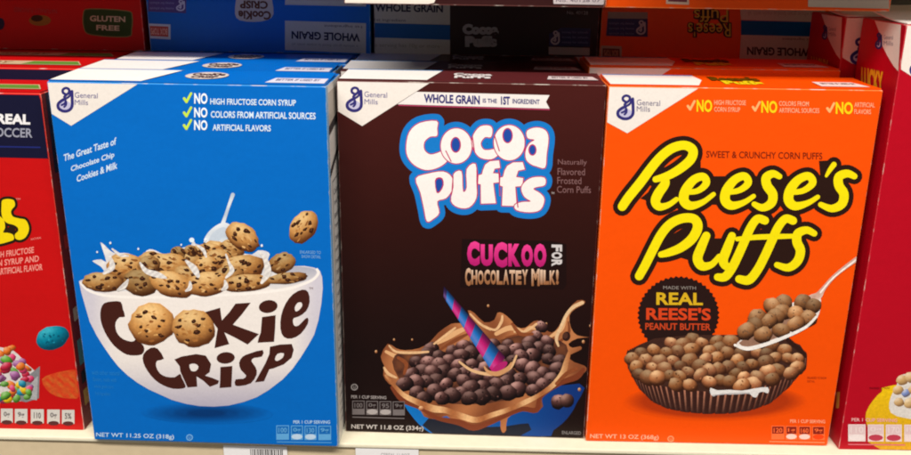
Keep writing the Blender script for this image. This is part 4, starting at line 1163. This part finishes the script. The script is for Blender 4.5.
rl, fp, Q = lying(-0.1762, YL + 0.002, ZL, 0.1975, TL, -0.02, M_blue, M_blue, M_blue_edge, "blue carton lying flat with upside-down cookie lettering on its end", LYG)
pr = Print(fp)
pr.poly([(148, -14), (186, -13), (186, 13.4), (148, 11.6)], (86, 70, 130))
for i in range(3): pr.text("money for schools", (150, -4 + i * 5.4, -1 + i * 5.4), (174, -3.6 + i * 5.4, -.6 + i * 5.4), (150, 150, 190), 0.0, True)
emblem(pr, 176, 0, 185, 11, (200, 200, 216))
pr.poly([(147.6, 23.6), (170.6, 24.6), (170.6, 39.6), (149, 38.4)], (190, 206, 214)); pr.poly([(149.6, 26), (168.4, 26.8), (168.4, 37), (150.6, 36)], (186, 74, 62))
pr.text("BOX TOPS", (151, 28, 34.6), (167.4, 28.6, 35.2), (230, 180, 160), 0.02, True)
pr.build("coupon_print")
pr = Print(fp)
pr.poly([(238, -14), (268, -14), (272, 0), (273.6, 14), (268, 20), (255, 22), (240, 20.6), (235, 14), (236, 0)], (206, 192, 180), 2)
pr.text("CooKie", (238.4, 10.6, 19.4), (271, 11.2, 20), (104, 52, 34), 0.04, True)
pr.text("CRiSP", (240, 0.6, 8.6), (268, 1.2, 9.2), (104, 52, 34), 0.04, True)
pr.build("title_lettering")
pr = Print(fp)
pr.poly([(285, -12), (366, -10), (366, 6.6), (285, 5)], PW)
pr.poly([(285, 20.8), (366, 23.4), (366, 60), (285, 50)], PW)
pr.text("WHOLE GRAIN", (291.6, 31, 39), (360, 33.6, 41.8), (44, 38, 64), 0.035, True)
pr.text("1st ingredient", (324, 24, 27.4), (362, 25.2, 28.6), (110, 100, 104), 0.01, True)
pr.text("a whole grain food is made with all", (292, 42.4, 45.6), (358, 44.6, 47.8), (150, 142, 134), 0.0, True)
pr.build("grain_panel")

rl, fp, Q = lying(0.0245, YL + 0.001, ZL, 0.1985, TL, -0.02, M_brown, M_brown, M_brown_edge, "brown carton lying flat with small white puff lettering and a white panel at its end", LYG)
pr = Print(fp)
pr.poly([(369, -12), (450, -10), (450, 25), (371, 23)], PW); pr.poly([(371, 23), (450, 25.4), (450, 40), (371, 37.6)], (0, 92, 164)); pr.poly([(371, 37.6), (450, 40), (450, 62), (371, 60)], PW)
pr.text("WHOLE GRAIN", (375, 3.4, 11.6), (443, 4.6, 12.8), (44, 38, 64), 0.035)
pr.text("1st ingredient", (373.6, 18.4, 22), (406, 19.2, 22.8), (110, 100, 104), 0.01)
pr.text("a serving has 10g or more", (375, 43, 48), (440, 44.4, 49.4), (160, 150, 128), 0.0)
pr.build("grain_panel")
pr = Print(fp)
pr.text("Cocoa", (462.4, 24, 34.6), (498.6, 24.4, 35), (176, 166, 166), 0.09)
pr.text("Puffs", (465, 36, 47.6), (497, 36, 47.6), (176, 166, 166), 0.09)
pr.build("title_lettering")
pr = Print(fp)
pr.poly([(561, 28), (590.6, 28.6), (590, 47), (549, 46), (549, 34)], (52, 46, 92))
pr.poly([(548.6, 47), (589.6, 48), (589.6, 55.6), (548.6, 54.6)], (166, 160, 156))
emblem(pr, 550.6, 31, 559.6, 44.6, (190, 182, 190))
for i in range(3): pr.text("money for schools", (562, 31 + i * 5, 34 + i * 5), (588, 31.4 + i * 5, 34.4 + i * 5), (130, 128, 170))
pr.text("No. 40128", (567, 11, 14.4), (588, 11.4, 14.8), (150, 136, 136))
pr.build("coupon_print")

rl, fp, Q = lying(0.2262, YL, ZL, 0.2005, TL, -0.02, M_or, M_or, M_or_edge, "orange carton lying flat with upside-down script lettering and a white grain panel", LYG)
pr = Print(fp)
pr.poly([(740.6, -10), (826, -8), (826, 22.6), (741, 20)], PW); pr.poly([(741, 20.4), (826, 22.6), (826, 37), (741, 35)], (0, 92, 164)); pr.poly([(741, 35), (826, 37), (826, 74), (738, 72)], PW)
pr.text("WHOLE GRAIN", (747, 46.8, 55), (811, 48.4, 56.6), (60, 44, 50), 0.035, True)
pr.text("1st ingredient", (782, 37.4, 40.4), (812, 38, 41), (120, 104, 100), 0.01, True)
pr.text("a whole grain food is made with all", (748, 10, 16), (812, 11, 17), (176, 160, 150), 0.0, True)
pr.build("grain_panel")
pr = Print(fp)
for c, b, ex in (((44, 22, 12), 0.10, 1.0), ((214, 186, 60), 0.0, 0)):
    q = Print(fp)
    q.text("Reese's", (688 - ex, 23 - ex, 36.6 + ex), (730.6 + ex, 23.6 - ex, 37.4 + ex), c, b, True)
    q.text("Puffs", (694 - ex, 9.6 - ex, 22 + ex), (728 + ex, 10 - ex, 22.6 + ex), c, b, True)
    q.build("title_lettering" if ex == 0 else "title_shadow", 0.00015 if ex else 0.0003)
pr.poly([(608, 12), (647.6, 12.4), (647.6, 37), (606, 36)], (52, 46, 100)); pr.poly([(608, 12), (647.6, 12.4), (647.6, 19), (607.6, 18.6)], (150, 140, 130))
for i in range(3): pr.text("money for schools", (609, 22 + i * 5, 25 + i * 5), (634, 22.4 + i * 5, 25.4 + i * 5), (130, 128, 170), 0, True)
emblem(pr, 636, 20.6, 645.6, 34.6, (190, 182, 190))
pr.poly([(601, 45.6), (621.6, 46.4), (621.6, 61), (600.4, 60)], (190, 160, 140)); pr.poly([(602.6, 48.4), (619.6, 49), (619.6, 59), (602.4, 58)], (110, 52, 40))
pr.text("BOX TOPS", (604, 50, 56), (618, 50.4, 56.4), (210, 150, 120), 0.02, True)
pr.build("coupon_print")

# upper layer, pulled forward; only its lower edge is in view
Z2 = ZL + TL + 0.0012
lying(-0.3795, 0.699, Z2, 0.199, TL, -0.018, M_red, M_red, M_red_edge, "red carton on the upper lying layer above the gluten free badge", LYG, 0.33)  # this and the blue one are added to darken the ends below
lying(-0.1775, 0.697, Z2, 0.1975, TL, -0.018, M_blue, M_blue, M_blue_edge, "blue carton on the upper lying layer above the upside-down cookie lettering", LYG, 0.33)
rl, fp, Q = lying(0.0108, 0.630, Z2, 0.1830, TL, -0.018, M_brown, M_brown, M_brown_edge, "brown carton on the upper lying layer, white panel cut off by the top edge", LYG, 0.35)
pr = Print(fp)
pr.poly([(338, -60), (425, -60), (438, -6), (434, 3), (428, 7), (336, 5.6)], (226, 216, 204))
pr.poly([(552.4, -14), (604, -14), (604, 3.6), (603, 5), (553.6, 4)], (196, 184, 186))
pr.text("No. 40128 07", (556, -1, 2), (600, -.8, 2.2), (110, 96, 110))
pr.build("end_print")
rl, fp, Q = lying(0.2026, 0.630, Z2, 0.1990, TL, -0.018, M_or, M_or, M_or_edge, "orange carton on the upper lying layer, only its bottom strip in view", LYG, 0.35)
pr = Print(fp)
pr.poly([(808, -60), (890, -60), (890, 9), (808, 7)], (190, 176, 160))
pr.poly([(666, -14), (689, -14), (689, 5), (666, 4)], (200, 170, 150)); pr.poly([(668, -14), (687, -14), (687, 2.4), (668, 1.6)], (110, 50, 60))
pr.build("end_print")

# ================================================================== price tickets in the rail
M_card = board("ticket_card", (232, 230, 230), 0.5, 0.03, 300)
rw = Matrix.Translation((0, shelf_y, 0)) @ Matrix.Rotation(math.atan(SHELF_YAW), 4, 'Z')


def ticket(px0, px1, label, bars):
    # standing in the rail channel, leaning on its lip
    t = empty("price_ticket", (0, 0, 0), 0, label, "price tag", "white price tickets in the rail")
    W = (px1 - px0) / 870.14 * 0.6875; Hh = 0.030
    xc = ((px0 + px1) / 2 - 455.5 + 3) / 870.14 * 0.6875
    t.location = (xc, shelf_front(xc) + 0.0012, -0.0042); t.rotation_euler = (R(-1.0), 0, math.atan(SHELF_YAW))
    bm = bmesh.new(); box_bm(bm, (-W/2, -0.0004, -Hh), (W/2, 0, 0), 0)
    link_mesh("card", mesh_of(bm, "card"), M_card, t)
    p = Panel([(0, 0), (1, 0), (1, 1), (0, 1)], W, Hh, (-W/2, -0.0004, -Hh), (1, 0, 0), (0, 0, 1), (0, -1, 0), t)
    pr = Print(p)
    if bars:
        x = 0.42
        while x < 0.92:
            w_ = random.uniform(0.008, 0.022)
            pr.poly([(x, 0.10), (x + w_, 0.10), (x + w_, 0.42), (x, 0.42)], (40, 36, 36)); x += w_ + random.uniform(0.008, 0.02)
        pr.text("30900", (0.06, 0.5, 0.68), (0.4, 0.5, 0.68), (60, 56, 56), 0.02)
    else:
        pr.text("CEREAL 11.8OZ", (0.4, 0.12, 0.24), (0.86, 0.12, 0.24), (176, 172, 172), 0.01)
        pr.text("4.29", (0.08, 0.3, 0.8), (0.5, 0.3, 0.8), (60, 56, 56), 0.04)
    pr.build("ticket_print", 0.0001)


ticket(221.5, 286, "white price ticket with a black barcode below the bright blue carton", True)
ticket(355, 418.5, "white price ticket with faint grey print below the brown carton", False)
